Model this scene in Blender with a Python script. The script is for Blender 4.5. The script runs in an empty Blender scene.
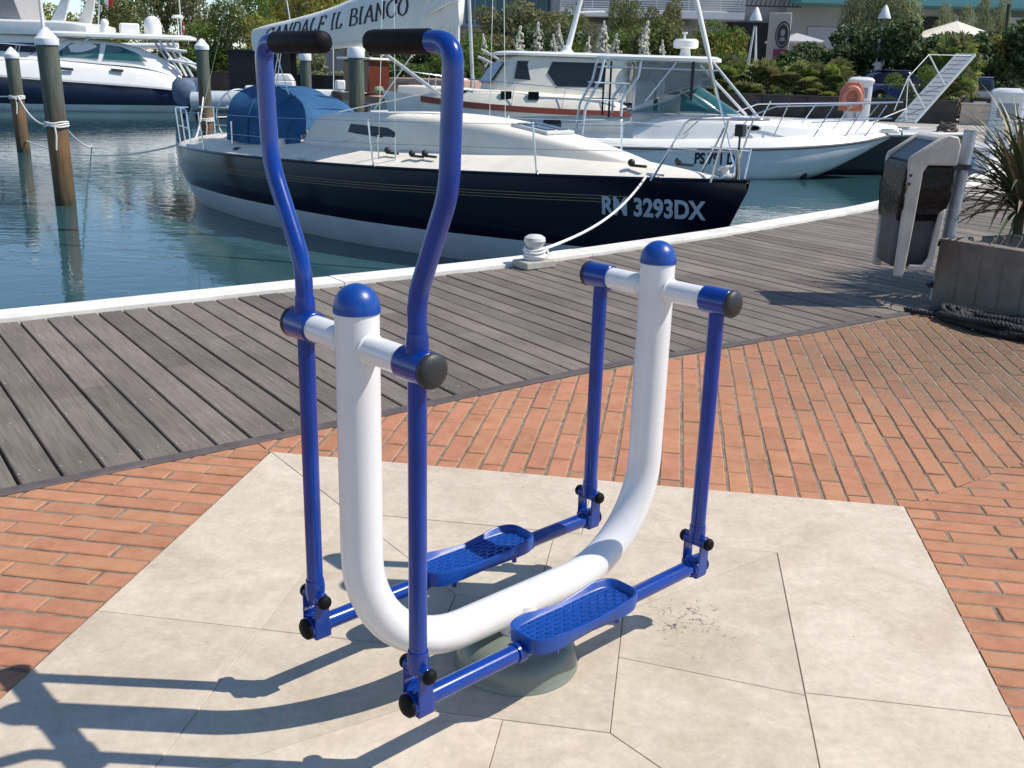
import bpy, bmesh, math, random
from mathutils import Vector, Matrix
R = math.radians
V = Vector
random.seed(7)
sc = bpy.context.scene
COL = sc.collection

# ------------------------------------------------------------------ camera model (real place, camera 1.5 m up)
FPX, PITCH, ROLL, CAMH = 1001.8, 0.30205, 0.02666, 1.5
_f = V((0, math.cos(PITCH), -math.sin(PITCH)))
_r0 = V((1, 0, 0)); _u0 = _r0.cross(_f)
_r = _r0*math.cos(ROLL) + _u0*math.sin(ROLL)
_u = -_r0*math.sin(ROLL) + _u0*math.cos(ROLL)
def ray(u, v): return _f + _r*((u-512)/FPX) - _u*((v-384)/FPX)
def at(u, v, z=0.0):
    d = ray(u, v); return V((0, 0, CAMH)) + d*((z-CAMH)/d.z)
def atY(u, v, Y):
    d = ray(u, v); return V((0, 0, CAMH)) + d*(Y/d.y)

cam = bpy.data.cameras.new('camera'); camo = bpy.data.objects.new('camera', cam); COL.objects.link(camo)
m = Matrix((_r, _u, -_f)).transposed().to_4x4(); m.translation = V((0, 0, CAMH))
camo.matrix_world = m
cam.sensor_width = 36; cam.lens = FPX/1024*36; cam.clip_end = 3000; cam.clip_start = .05
sc.camera = camo

# ------------------------------------------------------------------ light
SUN_EL, SUN_AZ = R(51), R(-2)          # azimuth measured from +X, counter-clockwise
w = bpy.data.worlds.new('World'); sc.world = w; w.use_nodes = True
nt = w.node_tree
bg = nt.nodes['Background']
sky = nt.nodes.new('ShaderNodeTexSky'); sky.sky_type = 'NISHITA'; sky.sun_disc = False
sky.sun_elevation = SUN_EL; sky.sun_rotation = R(90) - SUN_AZ
sky.altitude = 1300; sky.air_density = 1.0; sky.dust_density = 0.0; sky.ozone_density = 3.0
nt.links.new(sky.outputs[0], bg.inputs[0]); bg.inputs[1].default_value = 0.12
sl = bpy.data.lights.new('sun', 'SUN'); sl.energy = 4.0; sl.angle = R(.53); sl.color = (1, .94, .86)
so = bpy.data.objects.new('sun', sl); COL.objects.link(so)
sd = V((math.cos(SUN_EL)*math.cos(SUN_AZ), math.cos(SUN_EL)*math.sin(SUN_AZ), math.sin(SUN_EL)))
so.rotation_euler = (-sd).to_track_quat('-Z', 'Y').to_euler(); so.location = (0, 0, 50)
vs = sc.view_settings; vs.view_transform = 'Standard'; vs.look = 'None'; vs.gamma = 1; vs.exposure = 0.41
vs.use_curve_mapping = False

# ------------------------------------------------------------------ materials
MATS = {}
def M(name, col, rough=.6, metal=0., var=0., vscale=6., bump=0., bscale=40., spec=.5, coat=0., island=0., stretch=None, alpha=None, hue2=None):
    """Principled base colour, broken up by noise (var), by loose piece (island), and a bump."""
    if name in MATS: return MATS[name]
    mt = bpy.data.materials.new(name); mt.use_nodes = True; n = mt.node_tree.nodes; l = mt.node_tree.links
    p = n['Principled BSDF']; p.inputs['Roughness'].default_value = rough; p.inputs['Metallic'].default_value = metal
    p.inputs['Specular IOR Level'].default_value = spec; p.inputs['Coat Weight'].default_value = coat
    p.inputs['Coat Roughness'].default_value = .08
    p.inputs['Base Color'].default_value = (*col, 1)
    src = None
    tc = n.new('ShaderNodeTexCoord')
    co = tc.outputs['Object']
    if stretch:
        mp = n.new('ShaderNodeMapping'); mp.inputs['Scale'].default_value = stretch; l.new(co, mp.inputs[0]); co = mp.outputs[0]
    if var > 0:
        no = n.new('ShaderNodeTexNoise'); no.inputs['Scale'].default_value = vscale; no.inputs['Detail'].default_value = 6
        no.inputs['Roughness'].default_value = .62
        l.new(co, no.inputs['Vector'])
        cr = n.new('ShaderNodeMix'); cr.data_type = 'RGBA'
        d2 = hue2 if hue2 else tuple(c*(1-var) for c in col)
        d1 = tuple(min(1, c*(1+var*.6)) for c in col) if not hue2 else col
        rmp = n.new('ShaderNodeMapRange'); rmp.inputs[1].default_value = .34; rmp.inputs[2].default_value = .66
        l.new(no.outputs[0], rmp.inputs[0]); l.new(rmp.outputs[0], cr.inputs[0])
        cr.inputs[6].default_value = (*d1, 1); cr.inputs[7].default_value = (*d2, 1); src = cr.outputs[2]
        rr = n.new('ShaderNodeMapRange'); rr.inputs[3].default_value = max(0, rough-.08); rr.inputs[4].default_value = min(1, rough+.1)
        l.new(no.outputs[0], rr.inputs[0]); l.new(rr.outputs[0], p.inputs['Roughness'])
    if island > 0:
        ge = n.new('ShaderNodeNewGeometry')
        hs = n.new('ShaderNodeHueSaturation')
        mr = n.new('ShaderNodeMapRange'); mr.inputs[3].default_value = 1-island; mr.inputs[4].default_value = 1+island
        l.new(ge.outputs['Random Per Island'], mr.inputs[0]); l.new(mr.outputs[0], hs.inputs['Value'])
        mm = n.new('ShaderNodeMath'); mm.operation = 'MULTIPLY'; mm.inputs[1].default_value = 7.31
        fr = n.new('ShaderNodeMath'); fr.operation = 'FRACT'
        l.new(ge.outputs['Random Per Island'], mm.inputs[0]); l.new(mm.outputs[0], fr.inputs[0])
        m2 = n.new('ShaderNodeMapRange'); m2.inputs[3].default_value = .5-island*.05; m2.inputs[4].default_value = .5+island*.05
        l.new(fr.outputs[0], m2.inputs[0]); l.new(m2.outputs[0], hs.inputs['Hue'])
        if src: l.new(src, hs.inputs['Color'])
        else: hs.inputs['Color'].default_value = (*col, 1)
        src = hs.outputs[0]
    if src: l.new(src, p.inputs['Base Color'])
    if bump > 0:
        nb = n.new('ShaderNodeTexNoise'); nb.inputs['Scale'].default_value = bscale; nb.inputs['Detail'].default_value = 5
        l.new(co, nb.inputs['Vector'])
        b = n.new('ShaderNodeBump'); b.inputs['Strength'].default_value = bump; b.inputs['Distance'].default_value = .01
        l.new(nb.outputs[0], b.inputs['Height']); l.new(b.outputs[0], p.inputs['Normal'])
    if alpha is not None: p.inputs['Alpha'].default_value = alpha
    MATS[name] = mt; return mt

def glass(name, col, alpha=.75):
    mt = M(name, col, .05, spec=.4); mt.node_tree.nodes['Principled BSDF'].inputs['Alpha'].default_value = alpha; return mt

# ------------------------------------------------------------------ mesh builder
def frame_from(d):
    d = d.normalized(); a = V((0, 0, 1)) if abs(d.z) < .9 else V((1, 0, 0))
    x = a.cross(d).normalized(); return x, d.cross(x)
class MB:
    def __init__(s): s.v = []; s.f = []; s.mi = []; s.cur = 0
    def add(s, vs_, fs):
        o = len(s.v); s.v += [tuple(q) for q in vs_]
        for f in fs: s.f.append(tuple(i+o for i in f)); s.mi.append(s.cur)
        return s
    def box(s, c, size, rot=None):
        c = V(c); hx, hy, hz = size[0]/2, size[1]/2, size[2]/2
        vs_ = [V((x*hx, y*hy, z*hz)) for z in (-1, 1) for x, y in ((-1, -1), (1, -1), (1, 1), (-1, 1))]
        if rot is not None: vs_ = [rot @ q for q in vs_]
        return s.add([c+q for q in vs_], [(3, 2, 1, 0), (4, 5, 6, 7), (0, 1, 5, 4), (1, 2, 6, 5), (2, 3, 7, 6), (3, 0, 4, 7)])
    def rings(s, rs, closed=True, caps=True, loop=False):
        n = len(rs[0]); vs_ = [q for r_ in rs for q in r_]; fs = []
        k = len(rs)
        for i in range(k if loop else k-1):
            a = i*n; b = ((i+1) % k)*n
            for j in range(n if closed else n-1):
                j2 = (j+1) % n; fs.append((a+j, a+j2, b+j2, b+j))
        if caps and closed and not loop:
            fs.append(tuple(range(n-1, -1, -1))); fs.append(tuple(range((k-1)*n, k*n)))
        return s.add(vs_, fs)
    def cyl(s, p0, p1, r0, r1=None, n=14, caps=True):
        p0 = V(p0); p1 = V(p1); r1 = r0 if r1 is None else r1; x, y = frame_from(p1-p0)
        c = [(math.cos(2*math.pi*i/n), math.sin(2*math.pi*i/n)) for i in range(n)]
        return s.rings([[p0+(x*a+y*b)*r0 for a, b in c], [p1+(x*a+y*b)*r1 for a, b in c]], caps=caps)
    def tube(s, pts, r, n=10, loop=False, caps=True):
        pts = [V(q) for q in pts]; k = len(pts); rr = r if isinstance(r, (list, tuple)) else [r]*k
        tg = []
        for i in range(k):
            if loop: t = pts[(i+1) % k]-pts[i-1]
            else: t = pts[min(i+1, k-1)]-pts[max(i-1, 0)]
            tg.append(t.normalized())
        x, y = frame_from(tg[0]); rs = []
        for i in range(k):
            x = (x - tg[i]*x.dot(tg[i])).normalized(); y = tg[i].cross(x)
            rs.append([pts[i]+(x*math.cos(2*math.pi*j/n)+y*math.sin(2*math.pi*j/n))*rr[i] for j in range(n)])
        return s.rings(rs, caps=caps, loop=loop)
    def lathe(s, prof, c=(0, 0, 0), ax=(0, 0, 1), n=20, caps=True):
        c = V(c); ax = V(ax).normalized(); x, y = frame_from(ax)
        return s.rings([[c+ax*z+(x*math.cos(2*math.pi*j/n)+y*math.sin(2*math.pi*j/n))*max(r_, 1e-4) for j in range(n)] for r_, z in prof], caps=caps)
    def dome(s, c, ax, r, h, n=20, k=7):
        return s.lathe([(r*math.cos(t*math.pi/2/k), h*math.sin(t*math.pi/2/k)) for t in range(k+1)], c, ax, n)
    def ball(s, c, r, n=12, k=8, sc_=(1, 1, 1)):
        c = V(c); rs = []
        for i in range(k+1):
            t = -math.pi/2+math.pi*i/k
            rs.append([c+V((max(math.cos(t), 1e-3)*math.cos(2*math.pi*j/n)*r*sc_[0], max(math.cos(t), 1e-3)*math.sin(2*math.pi*j/n)*r*sc_[1], math.sin(t)*r*sc_[2])) for j in range(n)])
        return s.rings(rs)
    def prism(s, poly, d, thick):
        """poly: 3D points of a flat outline; extruded along unit vector d by thick"""
        d = V(d)*thick; a = [V(q) for q in poly]; n = len(a)
        vs_ = a+[q+d for q in a]
        fs = [tuple(range(n-1, -1, -1)), tuple(range(n, 2*n))]+[(i, (i+1) % n, n+(i+1) % n, n+i) for i in range(n)]
        return s.add(vs_, fs)
    def quad(s, a, b, c, d): return s.add([a, b, c, d], [(0, 1, 2, 3)])
    def build(s, name, mat, parent=None, ang=35, bevel=0, loc=None, fix=True):
        me = bpy.data.meshes.new(name); me.from_pydata(s.v, [], s.f); 
        for mm in (mat if isinstance(mat, (list, tuple)) else [mat]): me.materials.append(mm)
        me.polygons.foreach_set('material_index', s.mi)
        if fix:
            bm = bmesh.new(); bm.from_mesh(me); bmesh.ops.recalc_face_normals(bm, faces=bm.faces); bm.to_mesh(me); bm.free()
        me.polygons.foreach_set('use_smooth', [ang > 0]*len(me.polygons))
        if ang > 0: me.set_sharp_from_angle(angle=R(ang))
        me.update()
        o = bpy.data.objects.new(name, me); COL.objects.link(o)
        if parent: o.parent = parent
        if loc: o.location = loc
        if bevel:
            b = o.modifiers.new('bevel', 'BEVEL'); b.width = bevel; b.segments = 2; b.limit_method = 'ANGLE'; b.angle_limit = R(40)
        return o
def build_each(mb, name, mat, parent=None, **kw):
    """one object for every loose piece of the builder"""
    par = list(range(len(mb.v)))
    def find(i):
        while par[i] != i: par[i] = par[par[i]]; i = par[i]
        return i
    for f in mb.f:
        for j in f[1:]: par[find(j)] = find(f[0])
    groups = {}
    for f, m_ in zip(mb.f, mb.mi): groups.setdefault(find(f[0]), []).append((f, m_))
    out = []
    for fs in groups.values():
        ids = sorted({i for f, _ in fs for i in f}); ix = {i: k for k, i in enumerate(ids)}; q = MB(); q.v = [mb.v[i] for i in ids]
        q.f = [tuple(ix[i] for i in f) for f, _ in fs]; q.mi = [m_ for _, m_ in fs]; out.append(q.build(name, mat, parent, **kw))
    return out
def fillet(pts, r, n=6):
    pts = [V(q) for q in pts]; out = [pts[0]]
    for i in range(1, len(pts)-1):
        a, b, c = pts[i-1], pts[i], pts[i+1]; d1 = (a-b); d2 = (c-b); ang = d1.angle(d2)
        rr = r[i-1] if isinstance(r, (list, tuple)) else r
        t = min(rr/math.tan(ang/2), d1.length*.49, d2.length*.49); p0 = b+d1.normalized()*t; p1 = b+d2.normalized()*t
        for k in range(n+1):
            s_ = k/n; out.append(p0*(1-s_)**2+b*2*s_*(1-s_)+p1*s_*s_)
    out.append(pts[-1]); return out
def arcfillet(pts, r, n=10):
    pts = [V(q) for q in pts]; out = [pts[0]]
    for i in range(1, len(pts)-1):
        a, b, c = pts[i-1], pts[i], pts[i+1]; d1 = (a-b).normalized(); d2 = (c-b).normalized(); ang = d1.angle(d2)
        t = r/math.tan(ang/2); ctr = b+(d1+d2).normalized()*(r/math.sin(ang/2)); p0 = b+d1*t-ctr; p1 = b+d2*t-ctr
        om = p0.angle(p1)
        for k in range(n+1):
            s_ = k/n; out.append(ctr+p0*(math.sin((1-s_)*om)/math.sin(om))+p1*(math.sin(s_*om)/math.sin(om)))
    out.append(pts[-1]); return out
def tag(o, label=None, cat=None, group=None, kind=None):
    if label: o['label'] = label
    if cat: o['category'] = cat
    if group: o['group'] = group
    if kind: o['kind'] = kind
    return o
def thing(name, label, cat, loc=(0, 0, 0), rz=0., group=None):
    o = bpy.data.objects.new(name, None); COL.objects.link(o); o.location = loc; o.rotation_euler = (0, 0, rz); o.empty_display_size = .2
    return tag(o, label, cat, group)
def dup(root, loc, rz=0., label=None, group=None, scale=1.):
    r_ = root.copy(); COL.objects.link(r_); r_.location = loc; r_.rotation_euler = (0, 0, rz)
    r_.scale = (scale,)*3 if not isinstance(scale, (tuple, list)) else scale
    if label: r_['label'] = label
    if group: r_['group'] = group
    for ch in list(root.children):
        c = ch.copy(); COL.objects.link(c); c.parent = r_
        for g in list(ch.children):
            d = g.copy(); COL.objects.link(d); d.parent = c
    return r_
def interp(xs, ys):
    n = len(xs); ms = []
    for i in range(n):
        a, b = max(i-1, 0), min(i+1, n-1); ms.append((ys[b]-ys[a])/(xs[b]-xs[a]))
    def F(x):
        x = min(max(x, xs[0]), xs[-1]); i = 0
        while i < n-2 and x > xs[i+1]: i += 1
        h = xs[i+1]-xs[i]; t = (x-xs[i])/h
        return (2*t**3-3*t*t+1)*ys[i]+(t**3-2*t*t+t)*h*ms[i]+(-2*t**3+3*t*t)*ys[i+1]+(t**3-t*t)*h*ms[i+1]
    return F
def text_mesh(body, size, place, name, mat, parent, bold=.0, sx=1., shear=0.):
    """built-in font turned into a mesh and laid on a surface by place(tx, tz)"""
    cu = bpy.data.curves.new('t', 'FONT'); cu.body = body; cu.size = size; cu.offset = bold; cu.shear = shear; cu.resolution_u = 4
    to = bpy.data.objects.new('t', cu); COL.objects.link(to)
    dg = bpy.context.evaluated_depsgraph_get(); me = bpy.data.meshes.new_from_object(to.evaluated_get(dg)); me.name = name
    bpy.data.objects.remove(to); bpy.data.curves.remove(cu)
    for v_ in me.vertices: v_.co = place(v_.co.x*sx, v_.co.y)
    me.materials.clear(); me.materials.append(mat)
    o = bpy.data.objects.new(name, me); COL.objects.link(o); o.parent = parent; return o

ZW = -.85      # water level

# ------------------------------------------------------------------ common paints
white_paint = M('white_paint', (.74, .74, .735), .28, var=.04, vscale=9, coat=.25, bump=.01, bscale=120)
blue_paint = M('blue_paint', (.0022, .036, .25), .22, var=.16, vscale=14, coat=.3, spec=.4, bump=.015, bscale=160)
blue_plastic = M('blue_plastic', (.003, .055, .29), .34, var=.1, vscale=20, bump=.02, bscale=90)
cap_rubber = M('grey_black_cap', (.022, .023, .025), .5, var=.3, vscale=40, bump=.05, bscale=200)
black_rubber = M('black_rubber', (.005, .005, .006), .6, var=.3, vscale=40, bump=.05, bscale=200, spec=.16)
gelcoat = M('gelcoat', (.80, .79, .75), .3, var=.06, vscale=1.5, coat=.2)
gelcoat_cool = M('gelcoat_cool', (.74, .76, .77), .25, var=.08, vscale=1.2, coat=.3)
cream = M('cream_deck', (.78, .73, .62), .55, var=.1, vscale=2)
steel = M('stainless_steel', (.72, .73, .74), .22, metal=1.)
galv = M('galvanised_steel', (.36, .40, .43), .5, metal=.5, var=.25, vscale=10, bump=.05, bscale=60)
navy = M('navy_gelcoat', (.004, .006, .018), .16, var=.2, vscale=1.0, spec=.35)
rope_w = M('white_rope', (.78, .77, .72), .8, bump=.4, bscale=300)
smoke = glass('smoked_window', (.006, .008, .012), .97)
teal_glass = glass('tinted_boat_glass', (.02, .12, .125), .66)
dark_stuff = M('dark_plastic', (.015, .016, .018), .5, var=.2)
canvas_blue = M('blue_canvas', (.012, .085, .20), .8, var=.2, vscale=3, bump=.1, bscale=12)

# ================================================================== SETTING
# quay line (white capping), from left to right, then round the far side of the basin
EDGE = [V((-14, -2.2, 0)), V((-7.2, 2.9, 0)), V((-3.11, 5.88, 0)), V((-1.62, 6.97, 0)), V((.04, 8.21, 0)), V((1.82, 9.87, 0)), V((3.2, 11.3, 0)), V((4.62, 12.89, 0)), V((7.09, 16.16, 0)), V((8.28, 18.1, 0))]
EDGE2 = [V((8.28, 18.1, 0)), V((10.8, 23.2, 0)), V((12.6, 28, 0)), V((12.9, 32, 0)), V((11, 37, 0)), V((2, 43.5, 0)), V((-12, 52, 0)), V((-30, 61, 0)), V((-90, 75, 0)), V((-400, 90, 0))]
def smooth_line(pts, n=6):
    out = []
    for i in range(len(pts)-1):
        p0, p1, p2, p3 = pts[max(i-1, 0)], pts[i], pts[i+1], pts[min(i+2, len(pts)-1)]
        for k in range(n):
            t = k/n; out.append(.5*((2*p1)+(p2-p0)*t+(2*p0-5*p1+4*p2-p3)*t*t+(3*p1-p0-3*p2+p3)*t**3))
    out.append(pts[-1]); return out
EDGEs = smooth_line(EDGE); E2s = smooth_line(EDGE2, 3)

# water
def water_mat():
    mt = bpy.data.materials.new('harbour_water'); mt.use_nodes = True; n = mt.node_tree.nodes; l = mt.node_tree.links; p = n['Principled BSDF']
    p.inputs['Base Color'].default_value = (.028, .078, .090, 1); p.inputs['Roughness'].default_value = .03; p.inputs['IOR'].default_value = 1.33
    p.inputs['Specular IOR Level'].default_value = .5
    tc = n.new('ShaderNodeTexCoord'); mp = n.new('ShaderNodeMapping'); mp.inputs['Scale'].default_value = (1., 1.7, 1); mp.inputs['Rotation'].default_value = (0, 0, R(12))
    l.new(tc.outputs['Object'], mp.inputs[0])
    a = n.new('ShaderNodeTexNoise'); a.inputs['Scale'].default_value = 1.6; a.inputs['Detail'].default_value = 3; a.inputs['Distortion'].default_value = .6
    b = n.new('ShaderNodeTexNoise'); b.inputs['Scale'].default_value = 6; b.inputs['Detail'].default_value = 2
    l.new(mp.outputs[0], a.inputs['Vector']); l.new(mp.outputs[0], b.inputs['Vector'])
    c = n.new('ShaderNodeMath'); c.operation = 'MULTIPLY_ADD'; c.inputs[1].default_value = .22
    l.new(b.outputs[0], c.inputs[0]); l.new(a.outputs[0], c.inputs[2])
    bp = n.new('ShaderNodeBump'); bp.inputs['Strength'].default_value = .22; bp.inputs['Distance'].default_value = .030
    l.new(c.outputs[0], bp.inputs['Height']); l.new(bp.outputs[0], p.inputs['Normal'])
    return mt
b = MB(); b.quad((-900, -60, ZW), (600, -60, ZW), (600, 900, ZW), (-900, 900, ZW)); tag(b.build('water', water_mat(), ang=0), kind='structure')

# ground: one sheet of land round the basin, with the quay wall down into the water
pave = M('concrete_paving', (.40, .36, .31), .85, var=.22, vscale=.35, bump=.15, bscale=9)
quay_wall = M('quay_wall', (.055, .055, .05), .8, var=.4, vscale=1.2)
poly = EDGEs[:-1]+E2s+[V((-400, 1500, 0)), V((900, 1500, 0)), V((900, -60, 0)), V((-14, -60, 0))]
me = bpy.data.meshes.new('ground'); bm = bmesh.new()
GZ = -.07
vs_ = [bm.verts.new((q.x, q.y, GZ)) for q in poly]; fc = bm.faces.new(vs_); bmesh.ops.triangulate(bm, faces=[fc])
for q in range(len(EDGEs)+len(E2s)-2):
    a, c = poly[q], poly[q+1]
    f_ = bm.faces.new([bm.verts.new((p_.x, p_.y, z_)) for p_, z_ in ((a, GZ), (c, GZ), (c, -2.5), (a, -2.5))]); f_.material_index = 1
bmesh.ops.recalc_face_normals(bm, faces=bm.faces)
for f_ in bm.faces:
    if f_.material_index == 0 and f_.normal.z < 0: f_.normal_flip()
bm.to_mesh(me); bm.free(); me.materials.append(pave); me.materials.append(quay_wall)
o = bpy.data.objects.new('ground', me); COL.objects.link(o); tag(o, kind='structure')
def off_line(pts, d):
    out = []
    for i, p_ in enumerate(pts):
        t = (pts[min(i+1, len(pts)-1)]-pts[max(i-1, 0)]).normalized(); out.append(p_+V((-t.y, t.x, 0))*d)
    return out
# white capping of the quay: near part and far part
cap_m = M('white_concrete_capping', (.74, .71, .64), .8, var=.22, vscale=2.2, bump=.2, bscale=25)
a_ = off_line(EDGEs, .13); c_ = off_line(EDGEs, -.13)
mb = MB(); acc = 0; nxt = 1.4; run = []
for i in range(len(a_)-1):
    seg = (EDGEs[i+1]-EDGEs[i]).length; run.append((a_[i], c_[i]))
    while acc+seg > nxt:                                  # a joint every 2.4 m
        t = (nxt-acc)/seg; e_ = .004/seg
        run.append((a_[i].lerp(a_[i+1], t-e_), c_[i].lerp(c_[i+1], t-e_))); zj = random.uniform(-.004, .004)
        mb.rings([[p_+V((0, 0, .025+zj)), q_+V((0, 0, .025+zj)), q_+V((0, 0, -.22)), p_+V((0, 0, -.22))] for p_, q_ in run])
        run = [(a_[i].lerp(a_[i+1], t+e_), c_[i].lerp(c_[i+1], t+e_))]; nxt += 2.4
    acc += seg
tag(mb.build('quay_edge', cap_m, bevel=.010), kind='structure')
a_ = off_line(E2s, .2); c_ = off_line(E2s, -.1)
mb = MB(); mb.rings([[p_+V((0, 0, -.03)), q_+V((0, 0, -.03)), q_+V((0, 0, -.32)), p_+V((0, 0, -.32))] for p_, q_ in zip(a_, c_)])
tag(mb.build('far_quay_edge', M('far_capping', (.45, .42, .37), .85, var=.2, vscale=2), bevel=.012), kind='structure')

# --- wooden deck: real boards with gaps, running across to the quay line
SEAM = [V((-6, .15, 0)), V((-1.85, 3.35, 0)), V((-1.02, 3.99, 0)), V((.09, 4.89, 0)), V((.71, 5.36, 0)), V((1.64, 5.97, 0)), V((2.36, 6.5, 0)), V((3.4, 7.2, 0)), V((12, 13, 0))]
SEAMs = smooth_line(SEAM, 4)
PD = V((math.cos(R(-54.7)), math.sin(R(-54.7)), 0)); PN = V((-PD.y, PD.x, 0))
def hit(line, s_):
    for i in range(len(line)-1):
        a, c = line[i], line[i+1]; da, dc = a.dot(PN)-s_, c.dot(PN)-s_
        if da*dc <= 0 and da != dc: return a+(c-a)*(da/(da-dc))
    return None
inner = off_line(EDGEs, -.14)
mb = MB(); s_ = -7.; rnd = random.Random(3)
while s_ < 13.5:
    w_ = .138+rnd.uniform(-.003, .003)
    q = []
    for ss in (s_, s_+w_):
        q.append((hit(SEAMs, ss), hit(inner, ss)))
    if all(x and y for x, y in q):
        (a0, b0), (a1, b1) = q; zj = rnd.uniform(-.003, .001)
        cut = rnd.uniform(.3, .7); segs = [0, 1] if rnd.random() < .45 else [0, cut, 1]
        for k in range(len(segs)-1):
            t0 = segs[k]+(.0012 if k else 0); t1 = segs[k+1]
            pts = [a0.lerp(b0, t0), a1.lerp(b1, t0), a1.lerp(b1, t1), a0.lerp(b0, t1)]
            e = .004
            top = [p_+V((0, 0, zj)) for p_ in pts]; cen = sum(top, V())/4
            dd = [PN*e, -PN*e, -PN*e, PN*e]
            top_in = [p_+d_ for p_, d_ in zip(top, dd)]
            mid = [p_+V((0, 0, -e)) for p_ in top]; bot = [p_+V((0, 0, -.045)) for p_ in top]
            mb.add(bot+mid+top_in, [(0, 1, 5, 4), (1, 2, 6, 5), (2, 3, 7, 6), (3, 0, 4, 7), (4, 5, 9, 8), (5, 6, 10, 9), (6, 7, 11, 10), (7, 4, 8, 11), (8, 9, 10, 11)])
    s_ += .150
def deck_mat():
    mt = M('weathered_deck_boards', (.185, .155, .130), .85, island=.24, spec=.25); n = mt.node_tree.nodes; l = mt.node_tree.links
    p = n['Principled BSDF']; hs = [x for x in n if x.type == 'HUE_SAT'][0]; p.inputs['Sheen Weight'].default_value = .12; p.inputs['Sheen Roughness'].default_value = .5; p.inputs['Sheen Tint'].default_value = (1, .9, .78, 1)
    tc = n.new('ShaderNodeTexCoord'); mp = n.new('ShaderNodeMapping'); mp.inputs['Rotation'].default_value = (0, 0, R(54.7))
    l.new(tc.outputs['Object'], mp.inputs[0])
    m2 = n.new('ShaderNodeMapping'); m2.inputs['Scale'].default_value = (1.2, 22, 1); l.new(mp.outputs[0], m2.inputs[0])
    g = n.new('ShaderNodeTexNoise'); g.inputs['Scale'].default_value = 3; g.inputs['Detail'].default_value = 8; g.inputs['Roughness'].default_value = .7; l.new(m2.outputs[0], g.inputs['Vector'])
    s2 = n.new('ShaderNodeTexNoise'); s2.inputs['Scale'].default_value = 2.3; s2.inputs['Detail'].default_value = 6; l.new(mp.outputs[0], s2.inputs['Vector'])
    mx = n.new('ShaderNodeMix'); mx.data_type = 'RGBA'; mx.inputs[6].default_value = (.105, .085, .068, 1); mx.inputs[7].default_value = (.225, .185, .148, 1)
    r1 = n.new('ShaderNodeMapRange'); r1.inputs[1].default_value = .3; r1.inputs[2].default_value = .7; l.new(g.outputs[0], r1.inputs[0]); l.new(r1.outputs[0], mx.inputs[0])
    m3 = n.new('ShaderNodeMix'); m3.data_type = 'RGBA'; m3.blend_type = 'MULTIPLY'; m3.inputs[0].default_value = .8; l.new(mx.outputs[2], m3.inputs[6])
    r2 = n.new('ShaderNodeMapRange'); r2.inputs[1].default_value = .3; r2.inputs[2].default_value = .7; r2.inputs[3].default_value = .7; r2.inputs[4].default_value = 1.15; l.new(s2.outputs[0], r2.inputs[0]); l.new(r2.outputs[0], m3.inputs[7])
    l.new(m3.outputs[2], hs.inputs['Color'])
    bp = n.new('ShaderNodeBump'); bp.inputs['Strength'].default_value = .35; bp.inputs['Distance'].default_value = .006; l.new(g.outputs[0], bp.inputs['Height']); l.new(bp.outputs[0], p.inputs['Normal'])
    return mt
tag(mb.build('deck', deck_mat(), ang=0), kind='structure')
# screw heads of the boards near the seam and mid span (two per board)
mb = MB(); s_ = -5.
while s_ < 6:
    for ss in (s_+.03, s_+.108):
        a, c = hit(SEAMs, ss), hit(inner, ss)
        if a and c:
            L_ = (c-a).length; k = .12
            while k < L_ and k < 3.2:
                mb.lathe([(.006, 0), (.005, .002)], a+(c-a).normalized()*k+V((0, 0, 0)), n=6); k += .62
    s_ += .150
tag(mb.build('deck_screws', M('dull_screw', (.30, .28, .25), .7), ang=0), kind='structure')
# dark timber edging between boards and brick
a_ = off_line(SEAMs, .003); c_ = off_line(SEAMs, -.06)
mb = MB(); mb.rings([[p_+V((0, 0, .006)), q_+V((0, 0, .006)), q_+V((0, 0, -.06)), p_+V((0, 0, -.06))] for p_, q_ in zip(a_, c_)])
tag(mb.build('deck_edging', M('dark_timber_edging', (.10, .082, .078), .8, var=.3, vscale=8, bump=.2, bscale=30), bevel=.004), kind='structure')

# --- stone slab (own axes e1, e2), brick round it in three mitred fields
A0 = V((-.97, 3.79, 0)); TH = R(-8.8); e1 = V((math.cos(TH), math.sin(TH), 0)); e2 = V((e1.y, -e1.x, 0)); SW = 2.46
def SL(a, c, z=0.): return A0+e1*a+e2*c+V((0, 0, z))
def inset(poly, d):
    out = []; n = len(poly); cx = sum(p_[0] for p_ in poly)/n; cy = sum(p_[1] for p_ in poly)/n
    for i in range(n):
        p0, p1, p2 = V(poly[i-1]), V(poly[i]), V(poly[(i+1) % n]); d1 = (p1-p0).normalized(); d2 = (p2-p1).normalized()
        n1 = V((-d1.y, d1.x)); n2 = V((-d2.y, d2.x))
        if n1.dot(V((cx, cy))-p1) < 0: n1, n2 = -n1, -n2
        k = 1+n1.dot(n2); out.append(p1+(n1+n2)*(d/k))
    return out
c0, c1, q0, q1 = .49, 1.96, .98, 1.48
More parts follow.
